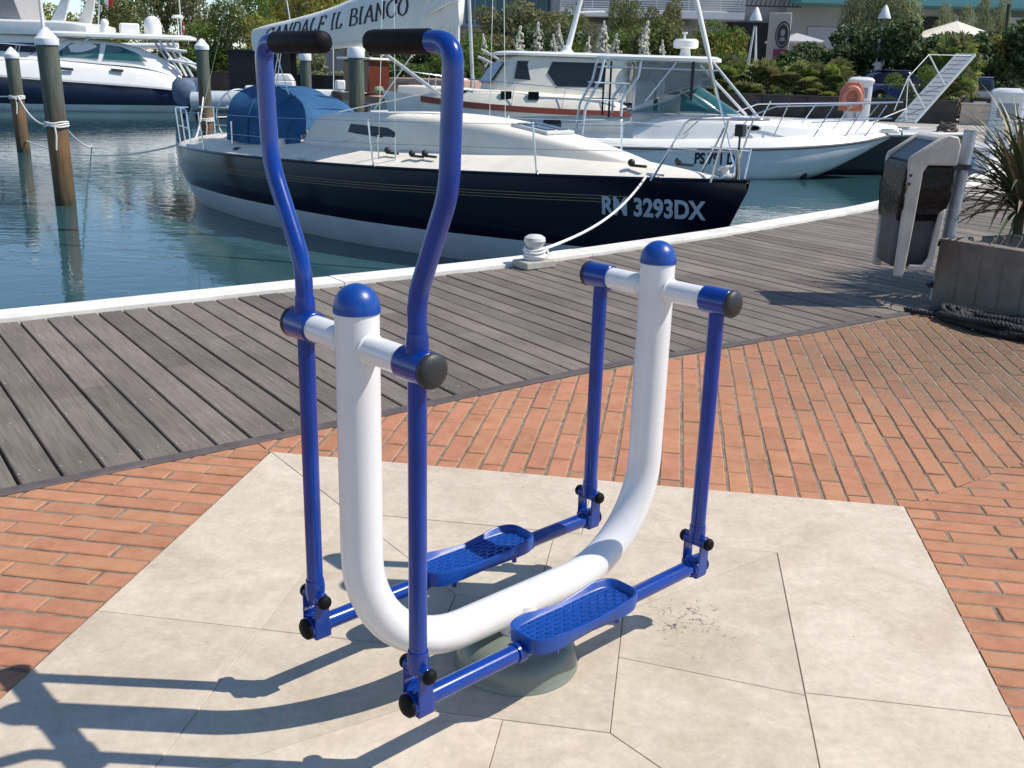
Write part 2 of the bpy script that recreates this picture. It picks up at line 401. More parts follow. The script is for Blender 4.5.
stones = [
 [(0, 0), (1.31, 0), (1.31, c0), (c0, c0)], [(1.31, 0), (SW, 0), (c1, c0), (1.31, c0)],
 [(0, 0), (c0, c0), (c0, 1.28), (0, 1.28)], [(0, 1.28), (c0, 1.28), (c0, c1), (0, SW)],
 [(SW, 0), (SW, 1.29), (c1, 1.29), (c1, c0)], [(SW, 1.29), (SW, SW), (c1, c1), (c1, 1.29)],
 [(0, SW), (c0, c1), (1.22, c1), (1.22, SW)], [(1.22, SW), (1.22, c1), (c1, c1), (SW, SW)],
 [(c0, c0), (1.22, c0), (1.22, q0), (q0, q0)], [(1.22, c0), (c1, c0), (q1, q0), (1.22, q0)],
 [(c0, c0), (q0, q0), (q0, 1.28), (c0, 1.28)], [(c0, 1.28), (q0, 1.28), (q0, 1.55), (c0, c1)],
 [(c1, c0), (c1, 1.3), (q1, 1.22), (q1, q0)], [(c1, 1.3), (c1, c1), (q1, 1.55), (q1, 1.22)],
 [(c0, c1), (q0, 1.55), (1.22, 1.55), (1.22, c1)], [(1.22, c1), (1.22, 1.55), (q1, 1.55), (c1, c1)],
 [(q0, q0), (q1, q0), (q1, 1.55), (q0, 1.55)]]
mb = MB()
for st in stones:
    p0 = inset(st, .0007); p1 = inset(st, .0019); zj = random.uniform(-.0008, .0008); n_ = len(st)
    mb.add([SL(x, y, -.05) for x, y in p0]+[SL(x, y, .001+zj) for x, y in p0]+[SL(x, y, .004+zj) for x, y in p1],
           [(i, (i+1) % n_, n_+(i+1) % n_, n_+i) for i in range(n_)]+[(n_+i, n_+(i+1) % n_, 2*n_+(i+1) % n_, 2*n_+i) for i in range(n_)]+[tuple(range(2*n_, 3*n_))])
def stone_mat():
    mt = M('travertine', (.50, .43, .34), .7, island=.075, spec=.3); n = mt.node_tree.nodes; l = mt.node_tree.links
    p = n['Principled BSDF']; hs = [x for x in n if x.type == 'HUE_SAT'][0]; tc = n.new('ShaderNodeTexCoord')
    a = n.new('ShaderNodeTexNoise'); a.inputs['Scale'].default_value = 3.2; a.inputs['Detail'].default_value = 9; a.inputs['Roughness'].default_value = .68; a.inputs['Distortion'].default_value = .8
    c = n.new('ShaderNodeTexNoise'); c.inputs['Scale'].default_value = 16; c.inputs['Detail'].default_value = 8; c.inputs['Roughness'].default_value = .75
    v = n.new('ShaderNodeTexNoise'); v.inputs['Scale'].default_value = 70; v.inputs['Detail'].default_value = 3
    for x in (a, c, v): l.new(tc.outputs['Object'], x.inputs['Vector'])
    cr = n.new('ShaderNodeValToRGB'); e = cr.color_ramp.elements
    e[0].position = .3; e[0].color = (.50, .41, .305, 1); e[1].position = .7; e[1].color = (.645, .56, .445, 1)
    x2 = e.new(.5); x2.color = (.575, .485, .375, 1)
    l.new(a.outputs[0], cr.inputs[0])
    m1 = n.new('ShaderNodeMix'); m1.data_type = 'RGBA'; m1.blend_type = 'MULTIPLY'; m1.inputs[0].default_value = .75; l.new(cr.outputs[0], m1.inputs[6])
    r1 = n.new('ShaderNodeMapRange'); r1.inputs[1].default_value = .3; r1.inputs[2].default_value = .65; r1.inputs[3].default_value = .80; r1.inputs[4].default_value = 1.05; l.new(c.outputs[0], r1.inputs[0]); l.new(r1.outputs[0], m1.inputs[7])
    fi = n.new('ShaderNodeTexNoise'); fi.inputs['Scale'].default_value = 48; fi.inputs['Detail'].default_value = 9; fi.inputs['Roughness'].default_value = .8; l.new(tc.outputs['Object'], fi.inputs['Vector'])
    rf = n.new('ShaderNodeMapRange'); rf.inputs[1].default_value = .3; rf.inputs[2].default_value = .7; rf.inputs[3].default_value = .84; rf.inputs[4].default_value = 1.08; l.new(fi.outputs[0], rf.inputs[0])
    mf = n.new('ShaderNodeMix'); mf.data_type = 'RGBA'; mf.blend_type = 'MULTIPLY'; mf.inputs[0].default_value = .9; l.new(m1.outputs[2], mf.inputs[6]); l.new(rf.outputs[0], mf.inputs[7]); m1 = mf
    # small open pores and dark scuffs
    r2 = n.new('ShaderNodeMapRange'); r2.inputs[1].default_value = .215; r2.inputs[2].default_value = .25; l.new(v.outputs[0], r2.inputs[0])
    m2 = n.new('ShaderNodeMix'); m2.data_type = 'RGBA'; l.new(r2.outputs[0], m2.inputs[0]); m2.inputs[6].default_value = (.16, .13, .10, 1); l.new(m1.outputs[2], m2.inputs[7])
    # scuffed patch right of the pedestal
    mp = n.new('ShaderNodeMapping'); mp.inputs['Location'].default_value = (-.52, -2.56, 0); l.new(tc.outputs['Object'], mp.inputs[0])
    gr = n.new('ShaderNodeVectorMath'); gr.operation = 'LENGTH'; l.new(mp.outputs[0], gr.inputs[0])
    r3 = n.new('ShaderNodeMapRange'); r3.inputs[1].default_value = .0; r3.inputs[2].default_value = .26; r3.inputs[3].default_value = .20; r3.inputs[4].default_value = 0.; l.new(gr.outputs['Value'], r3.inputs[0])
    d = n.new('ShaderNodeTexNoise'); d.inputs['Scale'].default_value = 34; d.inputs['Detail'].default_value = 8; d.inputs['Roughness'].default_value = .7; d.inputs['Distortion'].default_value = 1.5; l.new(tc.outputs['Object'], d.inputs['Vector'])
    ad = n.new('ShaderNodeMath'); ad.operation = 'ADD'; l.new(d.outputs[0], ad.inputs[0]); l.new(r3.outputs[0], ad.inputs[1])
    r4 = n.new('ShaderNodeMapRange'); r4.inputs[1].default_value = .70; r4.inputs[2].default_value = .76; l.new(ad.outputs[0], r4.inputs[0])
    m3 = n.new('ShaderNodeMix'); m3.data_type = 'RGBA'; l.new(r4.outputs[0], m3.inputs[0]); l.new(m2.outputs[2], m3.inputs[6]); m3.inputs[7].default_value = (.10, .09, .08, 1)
    l.new(m3.outputs[2], hs.inputs['Color'])
    bp = n.new('ShaderNodeBump'); bp.inputs['Strength'].default_value = .18; bp.inputs['Distance'].default_value = .004; l.new(c.outputs[0], bp.inputs['Height']); l.new(bp.outputs[0], p.inputs['Normal'])
    return mt
tag(mb.build('stone_slab', stone_mat(), ang=0), kind='structure')
mb = MB(); mb.add([SL(0, 0, -.012), SL(SW, 0, -.012), SL(SW, SW, -.012), SL(0, SW, -.012)], [(0, 1, 2, 3)])
tag(mb.build('slab_joint_bed', M('joint_grout', (.26, .21, .165), .9, var=.3, vscale=10), ang=0), kind='structure')

def brick_field(planes, ang, rng):
    """bricks laid at angle ang in slab axes, clipped by half planes (point, outward normal) in slab axes"""
    ca, sa = math.cos(ang), math.sin(ang); bm = bmesh.new(); L_, W_, J = .295, .088, .011; rr = random.Random(int(ang*10)+5)
    (x0, x1), (y0, y1) = rng; j = 0; y = y0
    while y < y1:
        x = x0-(.5 if j % 2 else 0)*L_*rr.uniform(.7, 1.3)
        while x < x1:
            zj = rr.uniform(-.003, .001); jx, jy = rr.uniform(-.0025, .0025), rr.uniform(-.002, .002); e = .004
            lo = [(x+jx, y+jy), (x+jx+L_-J, y+jy), (x+jx+L_-J, y+jy+W_-J), (x+jx, y+jy+W_-J)]
            hi = [(lo[0][0]+e, lo[0][1]+e), (lo[1][0]-e, lo[1][1]+e), (lo[2][0]-e, lo[2][1]-e), (lo[3][0]+e, lo[3][1]-e)]
            vs_ = []
            for pts, z in ((lo, -.02), (lo, -.003+zj), (hi, zj)):
                vs_.append([bm.verts.new((px*ca-py*sa, px*sa+py*ca, z)) for px, py in pts])
            for a, c in ((0, 1), (1, 2)):
                for i in range(4): bm.faces.new((vs_[a][i], vs_[a][(i+1) % 4], vs_[c][(i+1) % 4], vs_[c][i]))
            bm.faces.new(vs_[2])
            x += L_
        y += W_; j += 1
    for (px, py), (nx, ny) in planes:
        g = bm.verts[:]+bm.edges[:]+bm.faces[:]
        bmesh.ops.bisect_plane(bm, geom=g, plane_co=(px, py, 0), plane_no=(nx, ny, 0), clear_outer=True)
    vv = {v_: i for i, v_ in enumerate(bm.verts)}
    # slab axes: second axis points towards the camera -> world
    out = ([SL(v_.co.x, v_.co.y, v_.co.z) for v_ in bm.verts], [tuple(vv[q] for q in f_.verts) for f_ in bm.faces]); bm.free(); return out
g_ = .006
# seam of the deck in slab axes, as clipping planes
def to_sl(p_): d_ = p_-A0; return (d_.dot(e1), d_.dot(e2))
def seam_plane(i0, i1):
    a, c = off_line(SEAMs, -.062)[i0], off_line(SEAMs, -.062)[i1]; a2, c2 = V(to_sl(a)), V(to_sl(c)); d_ = (c2-a2).normalized(); nn = V((d_.y, -d_.x))
    if nn.dot(V((1.2, 1.2))-a2) > 0: nn = -nn
    return ((a2.x, a2.y), (nn.x, nn.y))
mb = MB()
s7 = .7071
for v_, f_ in (
    brick_field([((-g_, 0), (1, 0)), ((0, 0), (s7, -s7)), seam_plane(4, 9)], 0., ((-5, .05), (-2.2, 3.2))),                      # left of the slab
    brick_field([((0, -g_), (0, 1)), ((0, 0), (-s7, s7)), ((SW, 0), (s7, s7)), seam_plane(8, 14), seam_plane(14, 20), seam_plane(20, 28)], R(90), ((-4.2, .05), (-7.8, 1.2))),   # beyond the slab
    brick_field([((SW+g_, 0), (-1, 0)), ((SW, 0), (-s7, -s7)), seam_plane(20, 28)], 0., ((SW-.3, 7.5), (-3.6, 3.2)))):             # right of the slab
    mb.add(v_, f_)
def brick_mat():
    mt = M('terracotta_brick', (.44, .17, .095), .85, island=.085, spec=.25); n = mt.node_tree.nodes; l = mt.node_tree.links
    p = n['Principled BSDF']; hs = [x for x in n if x.type == 'HUE_SAT'][0]; tc = n.new('ShaderNodeTexCoord')
    a = n.new('ShaderNodeTexNoise'); a.inputs['Scale'].default_value = 9; a.inputs['Detail'].default_value = 9; a.inputs['Roughness'].default_value = .72
    g = n.new('ShaderNodeTexNoise'); g.inputs['Scale'].default_value = 2.0; g.inputs['Detail'].default_value = 7; g.inputs['Roughness'].default_value = .7
    for x in (a, g): l.new(tc.outputs['Object'], x.inputs['Vector'])
    mx = n.new('ShaderNodeMix'); mx.data_type = 'RGBA'; mx.inputs[6].default_value = (.35, .152, .080, 1); mx.inputs[7].default_value = (.50, .243, .138, 1)
    r1 = n.new('ShaderNodeMapRange'); r1.inputs[1].default_value = .32; r1.inputs[2].default_value = .68; l.new(a.outputs[0], r1.inputs[0]); l.new(r1.outputs[0], mx.inputs[0])
    # grime: grows towards the planter on the right
    mp = n.new('ShaderNodeMapping'); mp.inputs['Location'].default_value = (-3.2, -5.6, 0); l.new(tc.outputs['Object'], mp.inputs[0])
    ln = n.new('ShaderNodeVectorMath'); ln.operation = 'LENGTH'; l.new(mp.outputs[0], ln.inputs[0])
    r3 = n.new('ShaderNodeMapRange'); r3.inputs[1].default_value = .3; r3.inputs[2].default_value = 2.6; r3.inputs[3].default_value = .34; r3.inputs[4].default_value = .0; l.new(ln.outputs['Value'], r3.inputs[0])
    s_ = n.new('ShaderNodeMath'); s_.operation = 'MULTIPLY_ADD'; s_.inputs[1].default_value = .6; l.new(a.outputs[0], s_.inputs[0])
    s3 = n.new('ShaderNodeMath'); s3.operation = 'MULTIPLY_ADD'; s3.inputs[1].default_value = .4; l.new(g.outputs[0], s3.inputs[0]); l.new(r3.outputs[0], s3.inputs[2]); l.new(s3.outputs[0], s_.inputs[2])
    r4 = n.new('ShaderNodeMapRange'); r4.inputs[1].default_value = .54; r4.inputs[2].default_value = .76; r4.inputs[4].default_value = .8; l.new(s_.outputs[0], r4.inputs[0])
    m3 = n.new('ShaderNodeMix'); m3.data_type = 'RGBA'; l.new(r4.outputs[0], m3.inputs[0]); l.new(mx.outputs[2], m3.inputs[6]); m3.inputs[7].default_value = (.17, .125, .08, 1)
    sp = n.new('ShaderNodeTexNoise'); sp.inputs['Scale'].default_value = 75; sp.inputs['Detail'].default_value = 5; sp.inputs['Roughness'].default_value = .75; l.new(tc.outputs['Object'], sp.inputs['Vector'])
    sa = n.new('ShaderNodeMath'); sa.operation = 'MULTIPLY_ADD'; sa.inputs[1].default_value = .45; l.new(r3.outputs[0], sa.inputs[0]); l.new(sp.outputs[0], sa.inputs[2])
    rs_ = n.new('ShaderNodeMapRange'); rs_.inputs[1].default_value = .60; rs_.inputs[2].default_value = .74; rs_.inputs[4].default_value = .75; l.new(sa.outputs[0], rs_.inputs[0])
    m4 = n.new('ShaderNodeMix'); m4.data_type = 'RGBA'; l.new(rs_.outputs[0], m4.inputs[0]); l.new(m3.outputs[2], m4.inputs[6]); m4.inputs[7].default_value = (.085, .058, .04, 1)
    l.new(m4.outputs[2], hs.inputs['Color'])
    bp = n.new('ShaderNodeBump'); bp.inputs['Strength'].default_value = .4; bp.inputs['Distance'].default_value = .005; l.new(a.outputs[0], bp.inputs['Height']); l.new(bp.outputs[0], p.inputs['Normal'])
    return mt
tag(mb.build('brick_paving', brick_mat(), ang=0, fix=False), kind='structure')
# sandy joint bed under the bricks
far_ = off_line(SEAMs, -.03)
mb = MB(); pts = far_[1:26]; base = [V((p_.x+3.0, p_.y-6.5, 0)) for p_ in pts]
for i in range(len(pts)-1):
    mb.quad(pts[i]+V((0, 0, -.0048)), pts[i+1]+V((0, 0, -.0048)), base[i+1]+V((0, 0, -.0048)), base[i]+V((0, 0, -.0048)))
mb.quad(far_[25]+V((0, 0, -.0048)), V((14, 12, -.0048)), V((14, -2, -.0048)), base[-1]+V((0, 0, -.0048)))
tag(mb.build('paving_bed', M('sandy_joint', (.235, .185, .135), .95, var=.4, vscale=14, bump=.3, bscale=80), ang=0), kind='structure')

# ================================================================== THE EXERCISE MACHINE
MC = V((.0306, 2.3515, 0)); YAW = .75255; L2, W2 = .4865, .2035; ZP, ZL, ZC = .949, .271, 1.022
mach = thing('air_walker', 'blue and white outdoor air walker exercise machine bolted to the stone slab', 'exercise machine', MC, YAW)
PR_ = .047
mb = MB(); mb.tube(arcfillet([(-L2, 0, ZC), (-L2, 0, .163), (L2, 0, .163), (L2, 0, ZC)], .30, 14), PR_, n=28)
mb.cyl((0, 0, .10), (0, 0, .155), .040, .036, n=24); mb.lathe([(.036, .10), (.05, .135), (.056, .15)], n=24)
mb.build('frame', white_paint, mach)
for s_ in (-1, 1):
    mb = MB(); mb.lathe([(PR_+.0025, ZC-.004), (PR_+.0025, ZC+.006)]+[(PR_*1.02*math.cos(t*math.pi/18), ZC+.006+.05*math.sin(t*math.pi/18)) for t in range(10)], (s_*L2, 0, 0), n=32)
    mb.build('post_cap', blue_plastic, mach)
    mb = MB(); mb.cyl((s_*L2, -W2+.034, ZP), (s_*L2, W2-.034, ZP), .030, n=24); [mb.lathe([(.0295, q_*.047-.004), (.0335, q_*.047), (.0295, q_*.047+.005)], (s_*L2, 0, ZP), (0, 1, 0), 24) for q_ in (-1.06, 1.06)]; mb.build('crossbar', white_paint, mach)
    for t_ in (-1, 1):
        y0 = t_*W2
        mb = MB(); mb.cyl((s_*L2, y0-.041, ZP), (s_*L2, y0+.041, ZP), .0355, n=28); co = mb.build('collar', blue_paint, mach, bevel=.003)
        mb = MB(); mb.lathe([(.0345, 0), (.0365, .004), (.036, .009), (.031, .015), (.018, .019), (0, .020)], (s_*L2, y0+t_*.041, ZP), (0, t_, 0), n=24); mb.build('end_cap', cap_rubber, co)
        # swinging arm: lower rod, and at the front pair the bent handlebar above the collar
        arm = MB(); rr = .0205 if s_ > 0 else .0195
        if s_ < 0:
            y1 = t_*(.330 if t_ > 0 else .304); g0, g1 = (.284, .088) if t_ > 0 else (.245, .058)
            path = fillet([(s_*L2, y0, ZL), (s_*L2, y0, 1.085), (s_*L2, y1-t_*.006, 1.295), (s_*L2, y1+t_*.004, 1.5465), (s_*L2, t_*(g0-.03), 1.5465)], [.18, .22, .085 if t_ > 0 else .095], 8)
            arm.tube(path, rr, n=20)
            ao = arm.build('handle_arm', blue_paint, mach)
            mb = MB(); mb.tube([(s_*L2, t_*(g0-.001), 1.5465), (s_*L2, t_*(g0-.006), 1.5465), (s_*L2, t_*(g1+.02), 1.5465), (s_*L2, t_*(g1+.009), 1.5465), (s_*L2, t_*(g1+.003), 1.5465), (s_*L2, t_*g1, 1.5465)], [.0205, .0222, .0222, .021, .0155, .005], n=22)
            mb.build('grip', black_rubber, ao)
        else:
            arm.cyl((s_*L2, y0, ZL), (s_*L2, y0, ZP), rr, n=20); ao = arm.build('hanger_arm', blue_paint, mach)
        mb = MB()
        if s_ < 0: mb.lathe([(.022, 0), (.0235, .02), (.0215, .045)], (s_*L2, y0, ZP+.022), n=18); mb.build('weld_sleeve', blue_paint, ao); mb = MB()
        mb.lathe([(.0215, 0), (.0235, .03), (.022, .05)], (s_*L2, y0, ZL-.004), n=18); mb.build('weld_sleeve', blue_paint, ao)
        # lower hinge
        hz = thing_part = MB(); hz.cyl((s_*L2, y0-.036, ZL), (s_*L2, y0+.036, ZL), .0165, n=18)
        for q in (-1, 1):
            px = s_*L2
            pl = [(px-.020, y0+q*.027, .160+.012), (px+.020, y0+q*.027, .160+.012), (px+.020, y0+q*.027, ZL), (px+.014, y0+q*.027, ZL+.014), (px, y0+q*.027, ZL+.02), (px-.0048, y0+q*.027, ZL+.014), (px-.020, y0+q*.027, ZL)]
            hz.prism([(a, y_-.0025, z_) for a, y_, z_ in pl], (0, 1, 0), .005)
        hz.box((s_*(L2-.003), y0, .189), (.044, .056, .044))
        hz.cyl((s_*(L2-.028), y0, .192), (s_*(L2+.026), y0, .192), .0275, n=20)
        ho = hz.build('hinge_bracket', blue_paint, mach, bevel=.0025)
        for q in (-1, 1):
            mb = MB(); mb.lathe([(.015, -.002), (.0172, .001), (.0172, .008), (.014, .013), (.007, .0165), (0, .017)], (s_*L2, y0+q*.036, ZL), (0, q, 0), n=18); mb.build('bolt_cap', black_rubber, ho)
        mb = MB(); mb.lathe([(.024, -.002), (.0265, .001), (.0265, .006), (.020, .012), (.009, .0145), (0, .015)], (s_*(L2+.026), y0, .192), (s_, 0, 0), n=20); mb.build('end_cap', black_rubber, ho)
for t_, ux in ((-1, .005), (1, .026)):
    y0 = t_*W2
    mb = MB(); mb.cyl((-L2+.02, y0, .192), (L2-.02, y0, .192), .0215, n=20); sb = mb.build('foot_bar', blue_paint, mach)
    # pedal: tray with a rolled rim that dips at mid length, waist slightly drawn in
    hl, hw, N = .189, .066, 64; PZ = -.0095; rs = []
    def out(k, off, z):
        a = 2*math.pi*k/N; c_, s2 = math.cos(a), math.sin(a)
        x = (hl+off)*math.copysign(abs(c_)**.35, c_); y = (hw+off)*math.copysign(abs(s2)**.5, s2)
        y *= 1-.10*math.exp(-((x)/.07)**2)
        return V((ux+x, y0+y, z+PZ))
    def rim(k):
        a = 2*math.pi*k/N; xn = math.copysign(abs(math.cos(a))**.35, math.cos(a)); return .022*(.40+.60*min(1, (abs(xn)/.62)**2.2))
    mb = MB()
    rs = [[out(k, -.012, .200) for k in range(N)], [out(k, -.003, .206) for k in range(N)], [out(k, 0, .226+rim(k)-.006) for k in range(N)], [out(k, -.001, .226+rim(k)-.001) for k in range(N)], [out(k, -.004, .226+rim(k)) for k in range(N)], [out(k, -.007, .226+rim(k)-.002) for k in range(N)], [out(k, -.011, .231) for k in range(N)], [out(k, -.018, .2265) for k in range(N)]]
    mb.rings(rs)
    po = mb.build('pedal', blue_plastic, mach, ang=50)
    mb = MB()
    for i in range(-6, 7):
        for j in range(-3, 4):
            x = i*.031+(.0155 if j % 2 else 0); y = j*.0148
            if abs(x) < .172 and abs(y) < .050*(1-.1*math.exp(-(x/.07)**2)):
                a = R(0); mb.box((ux+x, y0+y, .2265+PZ), (.0205, .0036, .005))
    mb.build('tread', blue_plastic, po, ang=0)
    mb = MB()
    for sx in (-1, 1): mb.lathe([(.026, -.012), (.027, 0), (.026, .012)], (ux+sx*(hl+.006), y0, .192), (1, 0, 0), n=18)
    for sx in (-.11, .11):
        mb.lathe([(.007, .174), (.007, .186)], (ux+sx, y0-.042, 0), n=8); mb.lathe([(.007, .174), (.007, .186)], (ux+sx, y0+.042, 0), n=8)
    build_each(mb, 'pedal_clamp', blue_paint, po)
ped_m = M('grey_green_cover', (.165, .195, .160), .34, var=.18, vscale=8, coat=.2)
mb = MB(); mb.lathe([(.1645, .004), (.1645, .007), (.1625, .010), (.160, .028), (.156, .050), (.146, .069), (.124, .085), (.090, .095), (.05, .098)], (-.015, -.016, 0), n=44); mb.build('pedestal_cover', ped_m, mach)
mb = MB(); mb.cyl((-.008, -.008, .088), (0, 0, .172), .053, .0515, n=28); mb.build('pedestal_neck', white_paint, mach, bevel=.003)

# ================================================================== BOATS
class Hull:
    """lofted hull: x forward from the stern, y to port, z up from the water"""
    def __init__(s, xs, bt, zs, zk, p=2.2, q=1.7):
        s.x0, s.x1 = xs[0], xs[-1]; s.B = interp(xs, bt); s.S = interp(xs, zs); s.K = interp(xs, zk); s.p = p; s.q = q
    def half(s, x, z):
        zs, zk = s.S(x), s.K(x); t = min(max((zs-z)/max(zs-zk, .01), 0), 1); u = (x-s.x0)/(s.x1-s.x0)
        p = s.p*(1-.45*max(0, u-.55)/.45); return max(s.B(x), 0)*(1-t**p)**(1/s.q)
    def mesh(s, nx=48, nz=14, transom=True):
        mb = MB(); rs = []
        for i in range(nx+1):
            x = s.x0+(s.x1-s.x0)*(1-(1-i/nx)**1.25); zs, zk = s.S(x), s.K(x); r_ = []
            for k in range(nz+1):
                t = (k/nz); t = t**.9; z = zs+(zk-zs)*t; r_.append(V((x, -s.half(x, z), z)))
            for k in range(nz-1, -1, -1):
                t = (k/nz)**.9; z = zs+(zk-zs)*t; r_.append(V((x, s.half(x, z), z)))
            rs.append(r_)
        mb.rings(rs, closed=False, caps=False)
        if transom: mb.add(rs[0], [tuple(range(len(rs[0])))])
        return mb
    def deck(s, nx=48, camber=.06, drop=.0, inset_=.015, x0=None, x1=None):
        mb = MB(); rs = []; x0 = s.x0 if x0 is None else x0; x1 = s.x1 if x1 is None else x1
        for i in range(nx+1):
            x = x0+(x1-x0)*i/nx; b_ = max(s.B(x)-inset_, .002)
            rs.append([V((x, b_*j/5, s.S(x)-drop+camber*(1-(j/5)**2)*min(1, b_))) for j in range(-5, 6)])
        mb.rings(rs, closed=False, caps=False); return mb
    def side(s, x, z, off=.004, sgn=-1): return V((x, sgn*(s.half(x, z)+off), z))
    def strip(s, mb, x0, x1, z0f, z1f, n=40, off=.004, sides=(-1, 1)):
        for sg in sides:
            rs = []
            for i in range(n+1):
                x = x0+(x1-x0)*i/n; rs.append([s.side(x, z0f(x), off, sg), s.side(x, z1f(x), off, sg)])
            mb.rings(rs, closed=False, caps=False)
        return mb
def house(xs, wb, wt, zb, zt, e=.35, n=14, N=40):
    """lofted cabin trunk with rounded shoulders"""
    WB, WT, ZB, ZT = interp(xs, wb), interp(xs, wt), interp(xs, zb), interp(xs, zt); rs = []
    for i in range(N+1):
        x = xs[0]+(xs[-1]-xs[0])*i/N; r_ = []
        for k in range(n+1):
            a = math.pi*k/n; c_, s_ = math.cos(a), math.sin(a)
            yy = math.copysign(abs(c_)**e, c_); zz = abs(s_)**e
            w_ = WB(x)+(WT(x)-WB(x))*zz; r_.append(V((x, -w_*yy, ZB(x)+(ZT(x)-ZB(x))*zz)))
        rs.append(r_)
    return MB().rings(rs, closed=True, caps=True)
def banded(name, top, low, zsplit, z2=None, band=None, rough=.12, coat=.5):
    """boat paint that changes at a height above the water (boot line)"""
    mt = M(name, top, rough, coat=coat); n = mt.node_tree.nodes; l = mt.node_tree.links; p = n['Principled BSDF']
    tc = n.new('ShaderNodeTexCoord'); sx = n.new('ShaderNodeSeparateXYZ'); l.new(tc.outputs['Object'], sx.inputs[0])
    g = n.new('ShaderNodeMath'); g.operation = 'GREATER_THAN'; g.inputs[1].default_value = zsplit; l.new(sx.outputs[2], g.inputs[0])
    no = n.new('ShaderNodeTexNoise'); no.inputs['Scale'].default_value = 2.; no.inputs['Detail'].default_value = 7; l.new(tc.outputs['Object'], no.inputs['Vector'])
    mr = n.new('ShaderNodeMapRange'); mr.inputs[3].default_value = .75; mr.inputs[4].default_value = 1.1; l.new(no.outputs[0], mr.inputs[0])
    x = n.new('ShaderNodeMix'); x.data_type = 'RGBA'; l.new(g.outputs[0], x.inputs[0]); x.inputs[6].default_value = (*low, 1); x.inputs[7].default_value = (*top, 1); o_ = x.outputs[2]
    if band:
        g2 = n.new('ShaderNodeMath'); g2.operation = 'GREATER_THAN'; g2.inputs[1].default_value = z2; l.new(sx.outputs[2], g2.inputs[0])
        x2 = n.new('ShaderNodeMix'); x2.data_type = 'RGBA'; l.new(g2.outputs[0], x2.inputs[0]); l.new(o_, x2.inputs[6]); x2.inputs[7].default_value = (*band, 1); o_ = x2.outputs[2]
    mu = n.new('ShaderNodeMix'); mu.data_type = 'RGBA'; mu.blend_type = 'MULTIPLY'; mu.inputs[0].default_value = 1; l.new(o_, mu.inputs[6]); l.new(mr.outputs[0], mu.inputs[7])
    l.new(mu.outputs[2], p.inputs['Base Color']); return mt

# ---------------------------------------------------------------- the navy sailing yacht moored bow-to
SY = R(-41.3)
yt = thing('sailing_yacht', 'dark navy sailing yacht moored bow-to, registration letters on its bow and a white covered boom', 'sailing yacht', (-5.93, 18.68, ZW), SY)
LS = 11.28
fr = [0, .06, .14, .28, .45, .6, .75, .88, .96, 1]
sh = Hull([q*LS for q in fr], [.33, .68, .98, 1.30, 1.43, 1.37, 1.05, .60, .23, .03],
          [.955+.295*q*q+.05*4*q*(1-q) for q in fr], [.42, -.12, -.35, -.5, -.55, -.55, -.5, -.36, .25, 1.14], 2.4, 1.75)
hull_m = banded('navy_hull_paint', (.004, .006, .018), (.66, .70, .72), .37, rough=.16, coat=.0); hull_m.node_tree.nodes['Principled BSDF'].inputs['Specular IOR Level'].default_value = .4
hl_ = sh.mesh(60, 18).build('hull', hull_m, yt, ang=60)
sh.deck(60, .30, .012).build('deck', cream, yt, ang=40)
mb = MB()
for sg in (-1, 1): mb.tube([V((x, sg*(sh.B(x)-.012), sh.S(x)+.012)) for x in [LS*i/50 for i in range(51)]], .022, 8)
build_each(mb, 'toe_rail', navy, yt)
gold = M('gold_pinstripe', (.24, .19, .09), .5)
mb = MB()
for k in range(3):
    d_ = .19+k*.035; sh.strip(mb, .9, 10.1-.12*k, lambda x, d=d_: sh.S(x)-d, lambda x, d=d_: sh.S(x)-d-.008, 60)
mb.build('pinstripe', gold, hl_, ang=0)
reg = M('pale_registration_paint', (.42, .47, .53), .5)
text_mesh('RM 3293DX', .285, lambda x, z: sh.side(9.76+x*(1-.0*x), .80+.01*x+z, .006, -1), 'registration', reg, hl_, bold=.010, sx=.76)
# coachroof, sprayhood, hatch, windows
dk = lambda x: sh.S(x)
hx = [4.15, 4.4, 4.7, 5.6, 6.6, 7.4, 8.2, 9.0, 9.7, 10.1]
h_zt = [1.40, 1.66, 1.70, 1.76, 1.77, 1.74, 1.66, 1.54, 1.40, 1.31]
hs = house(hx, [.66, .70, .74, .76, .75, .68, .58, .44, .28, .10], [.56, .60, .64, .66, .65, .58, .48, .35, .22, .08], [dk(x)+.20*min(1, sh.B(x)/1.2) for x in hx], h_zt, .22).build('coachroof', cream, yt, ang=45)
wn = MB()
for sg in (-1, 1):
    pts = [(5.30, 1.475), (5.34, 1.59), (6.12, 1.575), (6.30, 1.52), (6.30, 1.465), (6.15, 1.43)]
    wn.prism([V((x, sg*(.735-.055*(z-1.3)/.3+(.012 if x < 6 else .006)), z)) for x, z in pts], (0, sg, 0), .012)
build_each(wn, 'window', smoke, hs, ang=0)
mb = MB(); rm = Matrix.Rotation(R(7), 3, 'Y'); mb.box((8.30, 0, 1.665), (.62, .56, .05), rm); ht = mb.build('hatch', M('grey_hatch_frame', (.50, .52, .54), .4), hs, bevel=.02)
mb = MB()
for y_ in (-.13, .13): mb.box((8.30, y_, 1.695), (.48, .18, .012), rm)
build_each(mb, 'hatch_pane', smoke, ht, bevel=.004)
